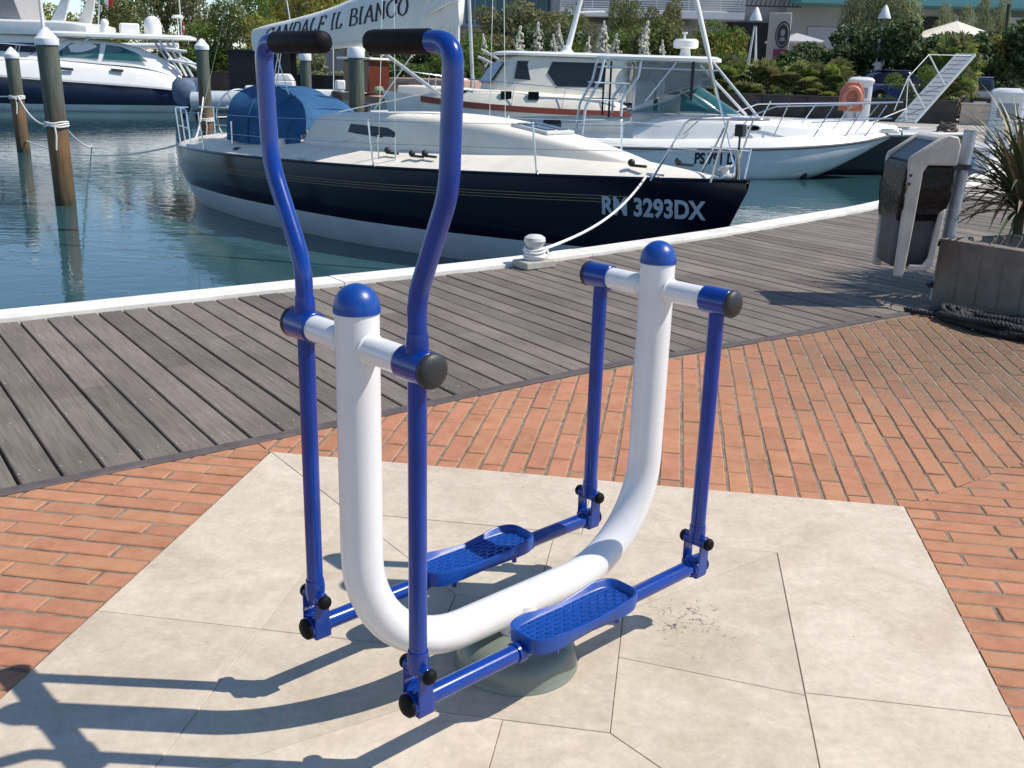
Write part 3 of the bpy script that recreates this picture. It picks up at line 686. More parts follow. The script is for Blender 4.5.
def hood():
    mb = MB(); rs = []
    for i in range(13):
        a = R(8+i*7.2); r_ = []
        x = 4.05-1.50*(1-math.cos(a)); top = 1.40+.66*math.sin(a)
        wdt = .66+.26*math.sin(a)
        for k in range(19):
            b_ = math.pi*k/18; c_, s_ = math.cos(b_), math.sin(b_)
            r_.append(V((x+.10*abs(c_), -wdt*math.copysign(abs(c_)**.75, c_), 1.20+(top-1.20)*abs(s_)**.7)))
        rs.append(r_)
    for r_ in rs:
        for k_, q in enumerate(r_): r_[k_] = q+V((.012*math.sin(7*q.y+5*q.z), .010*math.sin(9*q.x+4*q.z), .014*math.sin(6*q.x+8*q.y)))
    inner_ = [[q+(V((0, 0, 1.2))-V((0, q.y*.0, q.z)))*0+V((0, -.012*math.copysign(1, q.y), -.012)) for q in r_] for r_ in rs]
    mb.rings(rs, closed=False, caps=False); mb.rings(inner_, closed=False, caps=False)
    return mb
hd = hood().build('sprayhood', canvas_blue, yt, ang=60)
mb = MB()
for i in (3, 6, 9):
    a = R(8+i*7.2); x = 4.05-1.50*(1-math.cos(a)); top = 1.40+.66*math.sin(a); wdt = .66+.26*math.sin(a)+.004
    mb.tube([V((x+.10*abs(math.cos(math.pi*k/18)), -wdt*math.copysign(abs(math.cos(math.pi*k/18))**.75, math.cos(math.pi*k/18)), 1.20+(top-1.196)*abs(math.sin(math.pi*k/18))**.7)) for k in range(19)], .011, 6)
build_each(mb, 'seam', canvas_blue, hd)
mb = MB()
for sg in (-1, 1): mb.tube([(2.78, sg*.98, 1.16), (2.78, sg*.98, 1.5)], .014, 8)
build_each(mb, 'hood_frame', steel, hd)
# cockpit coaming, winches, wheel
ck = MB()
for sg in (-1, 1): ck.prism([V((1.2, sg*.62, 1.0)), V((3.9, sg*.88, 1.05)), V((3.9, sg*.88, 1.30)), V((1.2, sg*.62, 1.14))], (0, -sg, 0), .12)
build_each(ck, 'cockpit_coaming', cream, yt, bevel=.02)
for x_, y_ in ((3.3, -.80), (2.4, -.72), (3.3, .80), (4.35, .45)):
    z_ = 1.66 if x_ > 4 else 1.26
    mb = MB(); mb.lathe([(.065, 0), (.06, .03), (.042, .06), (.042, .11), (.055, .13), (.055, .155), (.02, .16)], (x_, y_, z_), n=16); mb.build('winch', dark_stuff, yt)
mb = MB(); mb.tube([V((1.55, .45*math.cos(t*math.pi/16), 1.50+.45*math.sin(t*math.pi/16))) for t in range(32)], .015, 8, loop=True)
for t in range(6): mb.cyl((1.55, 0, 1.5), (1.55, .45*math.cos(t*math.pi/3), 1.5+.45*math.sin(t*math.pi/3)), .008)
mb.cyl((1.62, 0, 1.0), (1.62, 0, 1.55), .07); mb.build('steering_wheel', steel, yt)
# mast, boom, cover
MX = 6.70
mb = MB(); mb.rings([[V((MX+.085*math.cos(2*math.pi*j/18), .058*math.sin(2*math.pi*j/18), z)) for j in range(18)] for z in (1.72, 13.2)])
alu = M('mast_aluminium', (.62, .62, .60), .4, metal=.35, var=.1, vscale=2)
ms = mb.build('mast', alu, yt)
mb = MB()
for sg in (-1, 1): mb.tube([(MX, 0, 6.9), (MX-.15, sg*.95, 7.0)], .022, 8)
build_each(mb, 'spreader', alu, ms)
BZ = lambda x: 2.62+.065*(x-2.3)
mb = MB(); mb.cyl((MX-.1, 0, BZ(MX)), (2.25, 0, BZ(2.25)), .068, .06, 16); bo = mb.build('boom', alu, yt)
mb = MB(); mb.cyl((MX-.12, 0, 1.95), (4.9, 0, BZ(4.9)-.06), .026, .026, 10); mb.build('vang', alu, bo)
# sail cover: pear-shaped bag on the boom, tall at the mast
cxs = [2.05, 2.4, 3.2, 4.2, 5.2, 6.0, 6.5, 6.82]; 
ctop = interp(cxs, [2.90, 2.96, 3.06, 3.22, 3.48, 3.80, 4.15, 4.55]); cbot = interp(cxs, [2.60, 2.54, 2.56, 2.62, 2.70, 2.74, 2.80, 2.95]); cw = interp(cxs, [.05, .12, .15, .17, .18, .17, .14, .09])
def cov(x, t, sg=-1, off=0):   # t 0 bottom .. 1 top
    z = cbot(x)+(ctop(x)-cbot(x))*t; w_ = cw(x)*(math.sin(math.pi*min(.999, max(.001, .08+.92*t)))**.6)*(1-.25*t)
    w_ += .012*math.sin(9*x+4*t)*math.sin(5*t+x*2)*min(1, w_/.1)*(1 if off == 0 else 1)
    return V((x, sg*(w_+off), z))
mb = MB(); rs = []
for i in range(49):
    x = 2.05+4.77*i/48; rs.append([cov(x, k/14) for k in range(15)]+[cov(x, k/14, 1) for k in range(14, -1, -1)])
mb.rings(rs)
sail_m = M('white_sail_cloth', (.80, .78, .73), .8, var=.08, vscale=2.2, bump=.5, bscale=5)
sc_ = mb.build('sail_cover', sail_m, bo, ang=70)
mb = MB(); mb.tube([cov(x, .05, -1, .012)+V((0, 0, -.02)) for x in [2.1+4.5*i/30 for i in range(31)]], .012, 6); mb.build('cover_lacing', rope_w, sc_)
# gathered folds at the mast
mb = MB()
for k in range(7):
    z0 = 3.15+k*.17; mb.tube([(6.25, -.15, z0-.12), (6.5, -.155, z0-.03), (6.72, -.12, z0+.06), (6.83, -.05, z0+.08)], [.008, .016, .02, .01], 6)
mb.build('cover_fold', sail_m, sc_)
# serif lettering drawn as strokes: thin hairlines, thick stems, small serifs
GL = {
 'G': (.80, [[(.72, .80), (.60, .96), (.38, 1.), (.14, .82), (.06, .5), (.14, .18), (.38, 0), (.60, .04), (.70, .16), (.70, .42)], [(.52, .42), (.82, .42)], [(.72, .98), (.72, .74)]]),
 'A': (.84, [[(.06, 0), (.42, 1.)], [(.42, 1.), (.78, 0)], [(.18, .34), (.66, .34)], [(-.04, 0), (.18, 0)], [(.66, 0), (.9, 0)]]),
 'N': (.86, [[(.12, 0), (.12, 1)], [(.12, 1), (.72, 0)], [(.72, 0), (.72, 1)], [(0, 0), (.24, 0)], [(0, 1), (.16, 1)], [(.6, 1), (.84, 1)]]),
 'D': (.82, [[(.12, 0), (.12, 1)], [(.12, 1), (.42, .98), (.66, .82), (.74, .5), (.66, .18), (.42, .02), (.12, 0)], [(0, 0), (.2, 0)], [(0, 1), (.2, 1)]]),
 'L': (.66, [[(.12, 0), (.12, 1)], [(.0, 0), (.56, 0), (.6, .24)], [(0, 1), (.26, 1)]]),
 'F': (.64, [[(.12, 0), (.12, 1)], [(0, 1), (.56, 1), (.58, .8)], [(.12, .52), (.42, .52)], [(.42, .42), (.42, .62)], [(0, 0), (.28, 0)]]),
 'I': (.40, [[(.16, 0), (.16, 1)], [(.02, 0), (.3, 0)], [(.02, 1), (.3, 1)]]),
 'B': (.72, [[(.12, 0), (.12, 1)], [(0, 1), (.4, 1), (.58, .88), (.58, .66), (.4, .53), (.12, .53)], [(.4, .53), (.66, .42), (.68, .16), (.48, .0), (0, 0)]]),
 'C': (.78, [[(.72, .78), (.60, .95), (.38, 1.), (.14, .82), (.06, .5), (.14, .18), (.38, 0), (.60, .05), (.74, .24)], [(.73, .98), (.73, .74)]]),
 'O': (.86, [[(.4, 1), (.16, .86), (.06, .5), (.16, .14), (.4, 0), (.64, .14), (.74, .5), (.64, .86), (.4, 1)]]), ' ': (.38, [])}
ink = M('black_lettering', (.012, .014, .03), .7)
mb = MB(); adv = 0; hgt = .215; txt = 'GANDALF IL BIANCO'; tot = sum(GL[c][0]+.10 for c in txt); X0, X1 = 2.55, 5.98; kx = (X1-X0)/(tot)
for ch in txt:
    wd, strokes = GL[ch]
    for st in strokes:
        dense = []
        for (ax, az), (bx, bz) in zip(st[:-1], st[1:]):
            n_ = 3
            for q in range(n_): dense.append((ax+(bx-ax)*q/n_, az+(bz-az)*q/n_))
        dense.append(st[-1]); L_, R_ = [], []
        for i, (x, z) in enumerate(dense):
            a_ = dense[max(i-1, 0)]; c_ = dense[min(i+1, len(dense)-1)]; d_ = V((c_[0]-a_[0], c_[1]-a_[1])).normalized(); nn = V((-d_.y, d_.x)); th = .035+.045*abs(d_.y)**2
            for lst, sg in ((L_, 1), (R_, -1)): lst.append((x+nn.x*th*sg, z+nn.y*th*sg))
        def pl(x, z):
            X = X0+(adv+x+.07*z)*kx; t0 = (BZ(X)+.055-cbot(X))/(ctop(X)-cbot(X)); zz = cbot(X)+(ctop(X)-cbot(X))*t0+.045*(X-X0)+z*hgt*(1+.06*(X-X0)/3)
            t = (zz-cbot(X))/(ctop(X)-cbot(X)); return cov(X, t, -1, .010)
        mb.rings([[pl(*a_), pl(*c_)] for a_, c_ in zip(L_, R_)], closed=False, caps=False)
    adv += wd+.10
mb.build('lettering', ink, sc_, ang=0)
# rigging
def wire(name, a, c, r, mat=steel, n=6, parent=None, sag=0):
    pts = [V(a).lerp(V(c), i/8)-V((0, 0, sag*4*(i/8)*(1-i/8))) for i in range(9)] if sag else [a, c]
    return MB().tube(pts, r, n).build(name, mat, parent)
wire('forestay', (11.15, 0, 1.25), (MX+.06, 0, 13.0), .009, parent=yt)
mb = MB(); p0, p1 = V((11.15, 0, 1.25)), V((MX+.06, 0, 13.0)); mb.tube([p0.lerp(p1, t) for t in (.10, .12, .3, .6, .93, .95)], [.012, .028, .036, .036, .026, .012], 10); mb.build('furled_jib', sail_m, yt)
wire('backstay', (.1, 0, 1.0), (MX-.06, 0, 13.1), .004, parent=yt)
for sg in (-1, 1):
    for dx in (-.22, .12):
        mb = MB(); mb.tube([(MX-.12+dx, sg*1.08, 1.20), (MX-.15, sg*.95, 7.0), (MX, sg*.05, 12.6 if dx < 0 else 7.2)], .0045, 6); mb.cyl((MX-.12+dx, sg*1.08, 1.2), (MX-.122+dx, sg*1.076, 1.5), .011); mb.build('shroud', steel, yt)
for a_, c_ in (((2.9, -.1, 2.62), (2.75, -.45, 1.12)), ((2.95, -.1, 2.62), (3.05, -.5, 1.12)), ((4.6, -.3, 1.72), (MX-.1, -.09, 2.1)), ((5.6, -.5, 1.78), (MX-.05, -.08, 3.2)), ((MX+.1, -.03, 1.8), (MX+.07, -.04, 12.5)), ((MX-.1, .05, 1.8), (MX-.1, .07, 12.5)), ((2.5, .1, 2.6), (4.2, -.7, 1.3)), ((6.9, -.2, 1.8), (5.0, -.9, 1.28))):
    wire('running_line', a_, c_, .009, rope_w, parent=yt)
# mainsheet track and blocks
mb = MB(); mb.box((3.0, -.35, 1.10), (.08, 1.5, .04)); mb.box((3.0, -.45, 1.15), (.12, .12, .1)); mb.build('sheet_track', dark_stuff, yt, bevel=.01)
for x_, y_ in ((6.45, -1.0), (6.95, -1.02), (7.15, -.98), (9.95, -.35), (10.2, .25)):
    mb = MB(); zd_ = sh.S(x_)+.30*(1-min(1, abs(y_)/sh.B(x_))**2)*min(1, sh.B(x_)); mb.ball((x_, y_, zd_+.06), .045, 10, 6); mb.box((x_+.1, y_, zd_+.03), (.22, .03, .03)); mb.build('block', dark_stuff, yt)
mb = MB()
for x_ in (1.2, 5.0, 10.3):
    for sg in (-1, 1): mb.tube([(x_-.12, sg*(sh.B(x_)-.1), sh.S(x_)+.055), (x_+.12, sg*(sh.B(x_)-.1), sh.S(x_)+.055)], .013, 8); mb.cyl((x_-.04, sg*(sh.B(x_)-.1), sh.S(x_)), (x_-.04, sg*(sh.B(x_)-.1), sh.S(x_)+.055), .01); mb.cyl((x_+.04, sg*(sh.B(x_)-.1), sh.S(x_)), (x_+.04, sg*(sh.B(x_)-.1), sh.S(x_)+.055), .01)
mb.build('deck_cleat', steel, yt)
# stanchions, lifelines, pulpit, pushpit
st_x = [2.05, 4.3, 6.55, 8.95]
for sg in (-1, 1):
    for x_ in st_x:
        p_ = V((x_, sg*(sh.B(x_)-.06), sh.S(x_))); mb = MB(); mb.cyl(p_, p_+V((-.06, sg*.03, .60)), .0125, n=10); mb.cyl(p_, p_+V((0, 0, .07)), .02, n=10); mb.ball(p_+V((-.06, sg*.03, .60)), .018, 8, 5); mb.build('stanchion', steel, yt)
    for hh in (.59, .31):
        pts = [V((x_-.06*hh/.6, sg*(sh.B(x_)-.06+.03*hh/.6), sh.S(x_)+hh)) for x_ in [1.05]+st_x+[10.4]]; mb = MB(); mb.tube(pts, .0035, 6); mb.build('lifeline', steel, yt)
pp = MB()
for sg in (-1, 1):
    pp.tube(fillet([(10.35, sg*.52, sh.S(10.35)), (10.72, sg*.44, 1.90), (11.42, sg*.10, 1.93), (11.42, 0, 1.93)], [.12, .1], 5), .0135, 8)
    pp.cyl((10.95, sg*.24, sh.S(10.95)), (11.12, sg*.27, 1.90), .012); pp.cyl((10.5, sg*.47, 1.56), (11.2, sg*.14, 1.58), .011)
    pp.cyl((11.2, sg*.05, 1.24), (11.2, sg*.14, 1.60), .011)
pp.build('pulpit', steel, yt)
mb = MB(); mb.box((11.14, -.02, 1.80), (.10, .09, .13)); mb.cyl((11.14, -.02, 1.24), (11.14, -.02, 1.75), .012); mb.build('bow_light', dark_stuff, yt, bevel=.01)
mb = MB(); mb.lathe([(.05, 0), (.085, .01), (.085, .03), (.04, .05), (.04, .10), (.085, .115), (.085, .13), (.05, .14)], (11.02, 0, 1.27), (-.35, 0, .93), 16); mb.build('furling_drum', M('white_plastic', (.75, .75, .73), .4), yt)
ps = MB()
for sg in (-1, 1):
    ps.tube(fillet([(1.05, sg*.66, sh.S(1)), (.95, sg*.66, 1.60), (.12, sg*.36, 1.60), (.12, sg*.12, 1.60)], [.1, .12], 5), .0135, 8); ps.cyl((.2, sg*.36, .97), (.14, sg*.38, 1.6), .012); ps.cyl((1.0, sg*.66, 1.29), (.18, sg*.36, 1.29), .010)
    ps.cyl((.6, sg*.5, .98), (.55, sg*.52, 1.6), .012)
ps.build('pushpit', steel, yt)
mb = MB(); mb.box((.75, .52, 1.62), (.5, .22, .03)); mb.build('stern_seat', gelcoat, yt, bevel=.01)
mb = MB(); mb.ball((2.85, -.62, 1.2), .1, 12, 8, (1.3, 1, .9)); mb.build('rope_bag', rope_w, yt)
_bk = yt.matrix_basis @ V((10.25, -(sh.B(10.25)+.01), sh.S(10.25)+.03)); _bl = V((.22, 8.26, .10))
_rp = [_bk.lerp(_bl, i/24)-V((0, 0, .62*(i/24)*(1-i/24)*(1.15-.5*i/24))) for i in range(25)]
for _q in _rp:
    if _q.z < .045 and _q.y < 10.3: _q.z = .045
tag(MB().tube(_rp, .013, 8).build('mooring_rope', rope_w), 'white mooring rope from the navy yacht bow down to the bollard on the quay edge', 'rope')

# ---------------------------------------------------------------- the white motor cruiser behind it
cr = thing('motor_cruiser', 'white motor cruiser with hardtop, teal windscreen and black PS registration on its bow', 'motor boat', (1.0, 25.9, ZW), R(0.5))
cr.scale = (.92, 1, 1)
xs = [0, .6, 2, 4, 5.6, 7.0, 8.1, 8.75, 9.05]
ch = Hull(xs, [1.22, 1.26, 1.32, 1.32, 1.24, .98, .58, .22, .02], [.70, .68, .68, .70, .74, .82, .92, 1.01, 1.06], [-.35, -.4, -.45, -.45, -.36, .0, .50, .84, .99], 3.2, 2.6)
hm = banded('cruiser_hull_paint', (.80, .80, .77), (.62, .66, .64), .03, coat=.4)
ho = ch.mesh(44, 14).build('hull', hm, cr, ang=50)
mb = MB()
for sg in (-1, 1): mb.tube([V((x, sg*(ch.B(x)+.005), ch.S(x))) for x in [9.03*i/40 for i in range(41)]], .035, 8)
build_each(mb, 'rub_rail', M('grey_rub_rail', (.10, .11, .12), .5), ho)
# topsides moulding above the rail and the foredeck
hx = [0, 1.0, 2.4, 4, 5.6, 7.0, 8.1, 8.75, 9.0]
house(hx, [1.22, 1.26, 1.31, 1.31, 1.22, .96, .56, .2, .03], [1.14, 1.16, 1.18, 1.18, 1.08, .80, .42, .12, .02], [ch.S(x)+.01 for x in hx], [.90, .90, .90, .94, .99, 1.06, 1.10, 1.12, 1.12], .22).build('topsides', gelcoat, cr, ang=40)
hx = [1.9, 2.6, 3.6, 4.6, 5.4, 6.4, 7.2, 7.8]
tr = house(hx, [1.06, 1.08, 1.08, 1.03, .92, .70, .46, .18], [.98, 1.0, .98, .92, .8, .58, .34, .1], [.88]*8, [1.16, 1.46, 1.48, 1.46, 1.42, 1.34, 1.24, 1.14], .3).build('cabin', gelcoat, cr, ang=40)
mb = MB()
for sg in (-1, 1): mb.lathe([(.001, 0), (.135, 0), (.135, .02), (.11, .03), (.001, .03)], (0, 0, 0), (0, 0, 1), 24)
mb = MB()
for sg in (-1, 1):
    P_ = [V((5.05+.21*math.cos(2*math.pi*k/24), sg*.955, 1.20+.085*math.sin(2*math.pi*k/24))) for k in range(24)]; mb.prism(P_, (0, sg, 0), .05)
build_each(mb, 'porthole', gelcoat, tr, bevel=.006)
mb = MB()
for sg in (-1, 1):
    P_ = [V((5.05+.16*math.cos(2*math.pi*k/24), sg*1.007, 1.20+.055*math.sin(2*math.pi*k/24))) for k in range(24)]; mb.prism(P_, (0, sg, 0), .004)
build_each(mb, 'porthole_pane', smoke, tr)
# raked curved windscreen: base curve to top curve
ws = MB(); fr_ = MB(); top, bot = [], []
for k in range(25):
    t = -1+2*k/24; a = t*math.pi/2
    xb = 1.75+3.15*math.cos(a)**.62 if abs(t) < 1 else 1.75; yb = 1.05*math.copysign(abs(math.sin(a))**.8, math.sin(a))
    hgt_ = .66*math.cos(a*.98)**.6 if abs(t) < .999 else .0
    bot.append(V((xb, yb*.96, 1.48))); top.append(V((xb-1.2*(hgt_/.66)*min(1, max(.15, (xb-1.75)/2.2)), yb*.90, 1.48+hgt_)))
ws.rings([bot, [q.lerp(r_, .5)+V((.03, 0, 0)) for q, r_ in zip(bot, top)], top], closed=False, caps=False); wo = ws.build('windscreen', teal_glass, cr, ang=60)
fr_.tube(top, .022, 8); fr_.tube(bot, .02, 8)
for k in (6, 12, 18): fr_.tube([bot[k], top[k]], .02, 8)
fr_.build('windscreen_frame', M('grey_aluminium', (.45, .47, .49), .4, metal=.6), wo)
# hardtop with posts and clear side curtains
mb = MB(); P_ = []
for k in range(32):
    a = 2*math.pi*k/32; P_.append(V((2.55+1.62*math.copysign(abs(math.cos(a))**.4, math.cos(a)), 1.12*math.copysign(abs(math.sin(a))**.4, math.sin(a)), 2.69)))
mb.rings([[V((q.x*.99+.02, q.y*.97, 2.68)) for q in P_], P_, [V((q.x, q.y, 2.76)) for q in P_], [V((2.55+(q.x-2.55)*.93, q.y*.9, 2.81)) for q in P_]]); tp = mb.build('hardtop', gelcoat, cr, ang=50)
tb = MB(); tubem = M('white_tube', (.74, .75, .76), .3, metal=.2)
for sg in (-1, 1):
    tb.tube(fillet([(.55, sg*1.12, .95), (.62, sg*1.1, 1.6), (.95, sg*1.05, 2.2), (1.05, sg*1.02, 2.68)], .3, 5), .034, 8)
    tb.tube(fillet([(1.55, sg*1.1, 1.40), (1.55, sg*1.1, 1.8), (1.95, sg*1.05, 2.3), (2.0, sg*1.02, 2.68)], .3, 5), .034, 8)
    tb.tube([(5.25, sg*.66, 1.43), (3.85, sg*1.0, 2.68)], .034, 8); tb.tube([(2.9, sg*1.06, 2.66), (2.15, sg*1.1, 1.75)], .022, 8)
    for z_ in (1.3, 1.75, 2.15): tb.tube([(.62+.25*(z_-1.3), sg*1.1, z_), (1.56+.2*(z_-1.3), sg*1.1, z_)], .018, 8)
    tb.tube([(1.0, sg*1.04, 2.52), (4.0, sg*.98, 2.5)], .018, 8)
build_each(tb, 'hardtop_tube', tubem, tp)
cu_ = glass('clear_curtain', (.30, .33, .35), .45)
mb = MB()
for sg in (-1, 1):
    mb.prism([V((1.9, sg*.97, 1.62)), V((2.6, sg*.93, 1.9)), V((3.3, sg*.90, 2.06)), V((4.05, sg*.86, 2.1)), V((3.8, sg*.97, 2.66)), V((1.9, sg*1.0, 2.66))], (0, sg, 0), .006)
build_each(mb, 'side_curtain', cu_, tp, ang=0)
mb = MB(); mb.box((3.35, -1.0, 2.25), (.07, .03, .9)); mb.box((1.25, -.9, 2.0), (.05, .05, 1.3)); mb.box((1.25, .9, 2.0), (.05, .05, 1.3)); build_each(mb, 'curtain_post', dark_stuff, tp)
mb = MB(); mb.box((3.0, .25, 1.5), (.55, .5, .8)); mb.box((2.75, .25, 2.0), (.14, .5, .5)); mb.box((2.2, -.35, 1.7), (.5, .55, 1.0)); mb.build('helm_seat', gelcoat, cr, bevel=.06)
# radar on the roof
mb = MB(); mb.cyl((3.3, 0, 2.8), (3.3, 0, 3.0), .16, .12); mb.lathe([(.28, 0), (.33, .03), (.33, .17), (.27, .22)], (3.3, 0, 3.0), n=24); mb.cyl((3.25, 0, 3.22), (3.25, 0, 3.34), .03); mb.lathe([(.07, 3.34), (.07, 3.38)], (3.25, 0, 0)); mb.build('radar', gelcoat, tp)
MB().tube([(4.1, .9, 2.7), (4.45, .7, 1.7)], .035, 8).build('boat_hook', M('pale_yellow', (.62, .55, .22), .5), tp)
# outboard bow rail
rl = MB()
for sg in (-1, 1):
    pts = [(5.0, sg*.98, 1.50), (5.6, sg*.94, 1.72), (7.1, sg*.76, 1.78), (8.4, sg*.40, 1.84), (9.25, sg*.08, 1.88), (9.25, 0, 1.88)]; rl.tube(fillet(pts, .15, 4), .017, 8)
    rl.tube([(6.6, sg*.84, 1.36), (8.4, sg*.38, 1.45), (9.0, sg*.12, 1.48)], .012, 8)
    for x0_, y0_, x1_, y1_ in ((5.6, .98, 5.95, .90), (6.7, .84, 7.2, .74), (7.6, .62, 8.1, .48), (8.2, .42, 8.75, .28), (3.2, 1.14, 3.75, 1.08), (4.5, 1.10, 5.0, .98)):
        zt_ = 1.80 if x1_ > 5.5 else 1.5; rl.cyl((x0_, sg*y0_, 1.02), (x1_, sg*y1_, zt_), .015, n=8)
rl.build('bow_rail', steel, cr)
text_mesh('PS 791 D', .36, lambda x, z: ch.side(3.5+x, .36+z, .010, -1), 'registration', ink, ho, bold=.014, sx=.78)
mb = MB(); mb.ball((6.55, -.84, .12), .10, 12, 8, (1, .8, 1.5)); mb.build('fender', dark_stuff, cr)
mb = MB(); mb.box((9.0, 0, 1.16), (.5, .16, .07)); mb.tube([(8.8, 0, 1.2), (9.35, 0, 1.2), (9.4, 0, 1.05)], .03, 8); mb.build('anchor_roller', steel, cr, bevel=.02)
mb = MB(); mb.cyl((-.15, -.25, .1), (-.15, -.25, .95), .12); mb.box((-.2, -.25, 1.05), (.5, .36, .42)); mb.build('outboard_motor', dark_stuff, cr, bevel=.08)

# ---------------------------------------------------------------- white cabin launch with a red band
la = thing('cabin_launch', 'white cabin launch with a red band, smoked windows and a short white mast', 'motor boat', (3.5, 34.2, ZW), R(194))
xs = [0, .5, 2, 4, 5.6, 6.8, 7.6, 7.95]
lh = Hull(xs, [1.15, 1.25, 1.4, 1.4, 1.15, .68, .22, .02], [1.25, 1.23, 1.25, 1.32, 1.42, 1.54, 1.66, 1.7], [-.3, -.4, -.45, -.45, -.4, -.2, .5, 1.5], 2.8, 2.2)
lm = banded('launch_hull_paint', (.76, .75, .71), (.50, .52, .52), .55, coat=.2)
lo_ = lh.mesh(36, 12).build('hull', lm, la, ang=50)
mb = MB(); lh.strip(mb, .15, 6.9, lambda x: lh.S(x)+.03, lambda x: lh.S(x)-.15, 40, .05); build_each(mb, 'red_band', M('red_brown_paint', (.26, .055, .035), .5), lo_, ang=0)
house([0.1, 1, 3, 4.6, 5.8, 6.8, 7.5], [1.1, 1.3, 1.36, 1.3, 1.04, .6, .2], [1.05, 1.22, 1.28, 1.2, .94, .5, .14], [lh.S(x)+.01 for x in [0.1, 1, 3, 4.6, 5.8, 6.8, 7.5]], [1.30, 1.62, 1.75, 1.80, 1.85, 1.88, 1.86], .2).build('coaming', cream, la, ang=40)
cab = house([.15, .3, 1.2, 2.8, 3.9, 4.25, 4.75], [1.0, 1.08, 1.12, 1.12, 1.05, 1.02, .92], [.92, .98, 1.02, 1.02, .96, .86, .60], [1.5]*7, [2.78, 2.82, 2.85, 2.86, 2.84, 2.65, 1.95], .13, 20).build('cabin', cream, la, ang=40)
mb = MB()
P_ = [V((2.1+2.35*math.copysign(abs(math.cos(2*math.pi*k/32))**.35, math.cos(2*math.pi*k/32)), 1.12*math.copysign(abs(math.sin(2*math.pi*k/32))**.4, math.sin(2*math.pi*k/32)), 2.84)) for k in range(32)]
mb.rings([P_, [q+V((0, 0, .07)) for q in P_], [V((2.1+(q.x-2.1)*.9, q.y*.85, 2.97)) for q in P_]]); mb.build('cabin_roof', gelcoat, la, ang=45)
def pane(mb, pts, sg, yb, off=.015):
    mb.prism([V((x, sg*(yb+off-(z-1.5)*.08), z)) for x, z in pts], (0, sg, 0), .012)
for nm, pts in (('cabin_window', [(1.15, 1.95), (1.10, 2.68), (2.85, 2.68), (3.0, 2.35), (2.7, 1.95)]), ('cabin_window', [(3.25, 2.1), (3.30, 2.68), (3.95, 2.68), (4.05, 2.15)])):
    mb = MB(); [pane(mb, pts, sg, 1.115 if pts[0][0] < 3 else 1.06) for sg in (-1, 1)]; build_each(mb, nm, smoke, cab, ang=0)
mb = MB(); mb.prism([V((4.33, -.8, 2.60)), V((4.33, .8, 2.60)), V((4.76, .8, 2.0)), V((4.76, -.8, 2.0))], (.7, 0, .7), .03); mb.build('windscreen', smoke, cab, ang=0)
for x_ in (3.5, 4.35, 5.5):
    mb = MB(); [mb.box((x_, sg*(1.325-.012*max(0, (x_-3.4))**2*6), 1.66), (.34, .05, .24)) for sg in (-1, 1)]; build_each(mb, 'porthole', smoke, la, bevel=.01)
mb = MB(); mb.tube([(2.1, 0, 2.95), (1.45, 0, 5.6)], [.10, .05], 10); mb.lathe([(.3, 2.95), (.16, 3.05), (.11, 3.2)], (2.1, 0, 0)); mb.cyl((1.75, 0, 4.2), (.9, 0, 4.25), .025); mb.build('mast', gelcoat, la)
rl = MB()
for sg in (-1, 1):
    rl.tube([(.5, sg*1.32, 1.75), (3, sg*1.38, 1.95), (5.4, sg*1.1, 2.1), (7.2, sg*.4, 2.3), (7.7, 0, 2.3)], .014, 6)
    for x_, y_ in ((1.2, 1.36), (2.6, 1.4), (4.2, 1.36), (5.4, 1.1), (6.5, .72)): rl.cyl((x_, sg*(y_-.02), lh.S(x_)), (x_-.1, sg*(y_-.02), 1.75+.08*x_-.03), .013)
rl.build('side_rail', steel, la)
mb = MB(); mb.ball((6.2, 1.05, 1.1), .12, 10, 8, (1, 1, 2)); mb.build('fender', gelcoat, la)
mb = MB(); mb.tube([V((.28, 1.12+.0*t, 2.45))+V((.12*math.cos(t*math.pi/8), 0, .33*math.sin(t*math.pi/8))) for t in range(16)], .06, 8, loop=True); mb.build('rope_coil', M('old_rope', (.42, .38, .28), .9, bump=.4, bscale=40), la)

# ---------------------------------------------------------------- navy hulled motor yacht, far left
my = thing('motor_yacht', 'large navy hulled motor yacht with white cabin and radar dome, behind the mooring piles', 'motor yacht', (-16.3, 53.2, ZW), R(203))
xs = [0, .6, 2.5, 5.5, 8.5, 11, 12.6, 13.4]
yh = Hull(xs, [1.75, 1.85, 1.98, 2.0, 1.85, 1.25, .5, .02], [.98, 1.05, 1.22, 1.40, 1.56, 1.75, 1.9, 2.], [-.4, -.5, -.55, -.55, -.5, -.3, .5, 1.8], 3.0, 2.4)
ym = banded('yacht_hull_paint', (.008, .011, .040), (.66, .69, .70), .34, coat=.5)
yo = yh.mesh(40, 14).build('hull', ym, my, ang=50)
mb = MB(); yh.strip(mb, .1, 12.8, lambda x: yh.S(x), lambda x: yh.S(x)-.07, 40, .03); build_each(mb, 'rub_rail', gelcoat, yo, ang=0)
hx = [0.2, 1.0, 2.5, 5.0, 7, 9, 11, 12.5, 13.2]
house(hx, [1.7, 1.85, 1.93, 1.95, 1.85, 1.62, 1.12, .45, .1], [1.5, 1.62, 1.7, 1.7, 1.55, 1.25, .8, .3, .05], [yh.S(x)+.005 for x in hx], [1.2, 1.62, 2.05, 2.28, 2.40, 2.42, 2.35, 2.2, 2.1], .3).build('topsides', gelcoat, my, ang=45)
sp = house([1.0, 2.0, 3.0, 4.5, 6.0, 7.0, 7.9], [1.45, 1.55, 1.6, 1.6, 1.5, 1.35, 1.1], [1.2, 1.3, 1.35, 1.35, 1.25, 1.05, .8], [1.6, 1.9, 2.1, 2.2, 2.3, 2.35, 2.36], [2.0, 2.65, 3.05, 3.3, 3.28, 2.9, 2.42], .24).build('cabin', gelcoat, my, ang=45)
mb = MB()
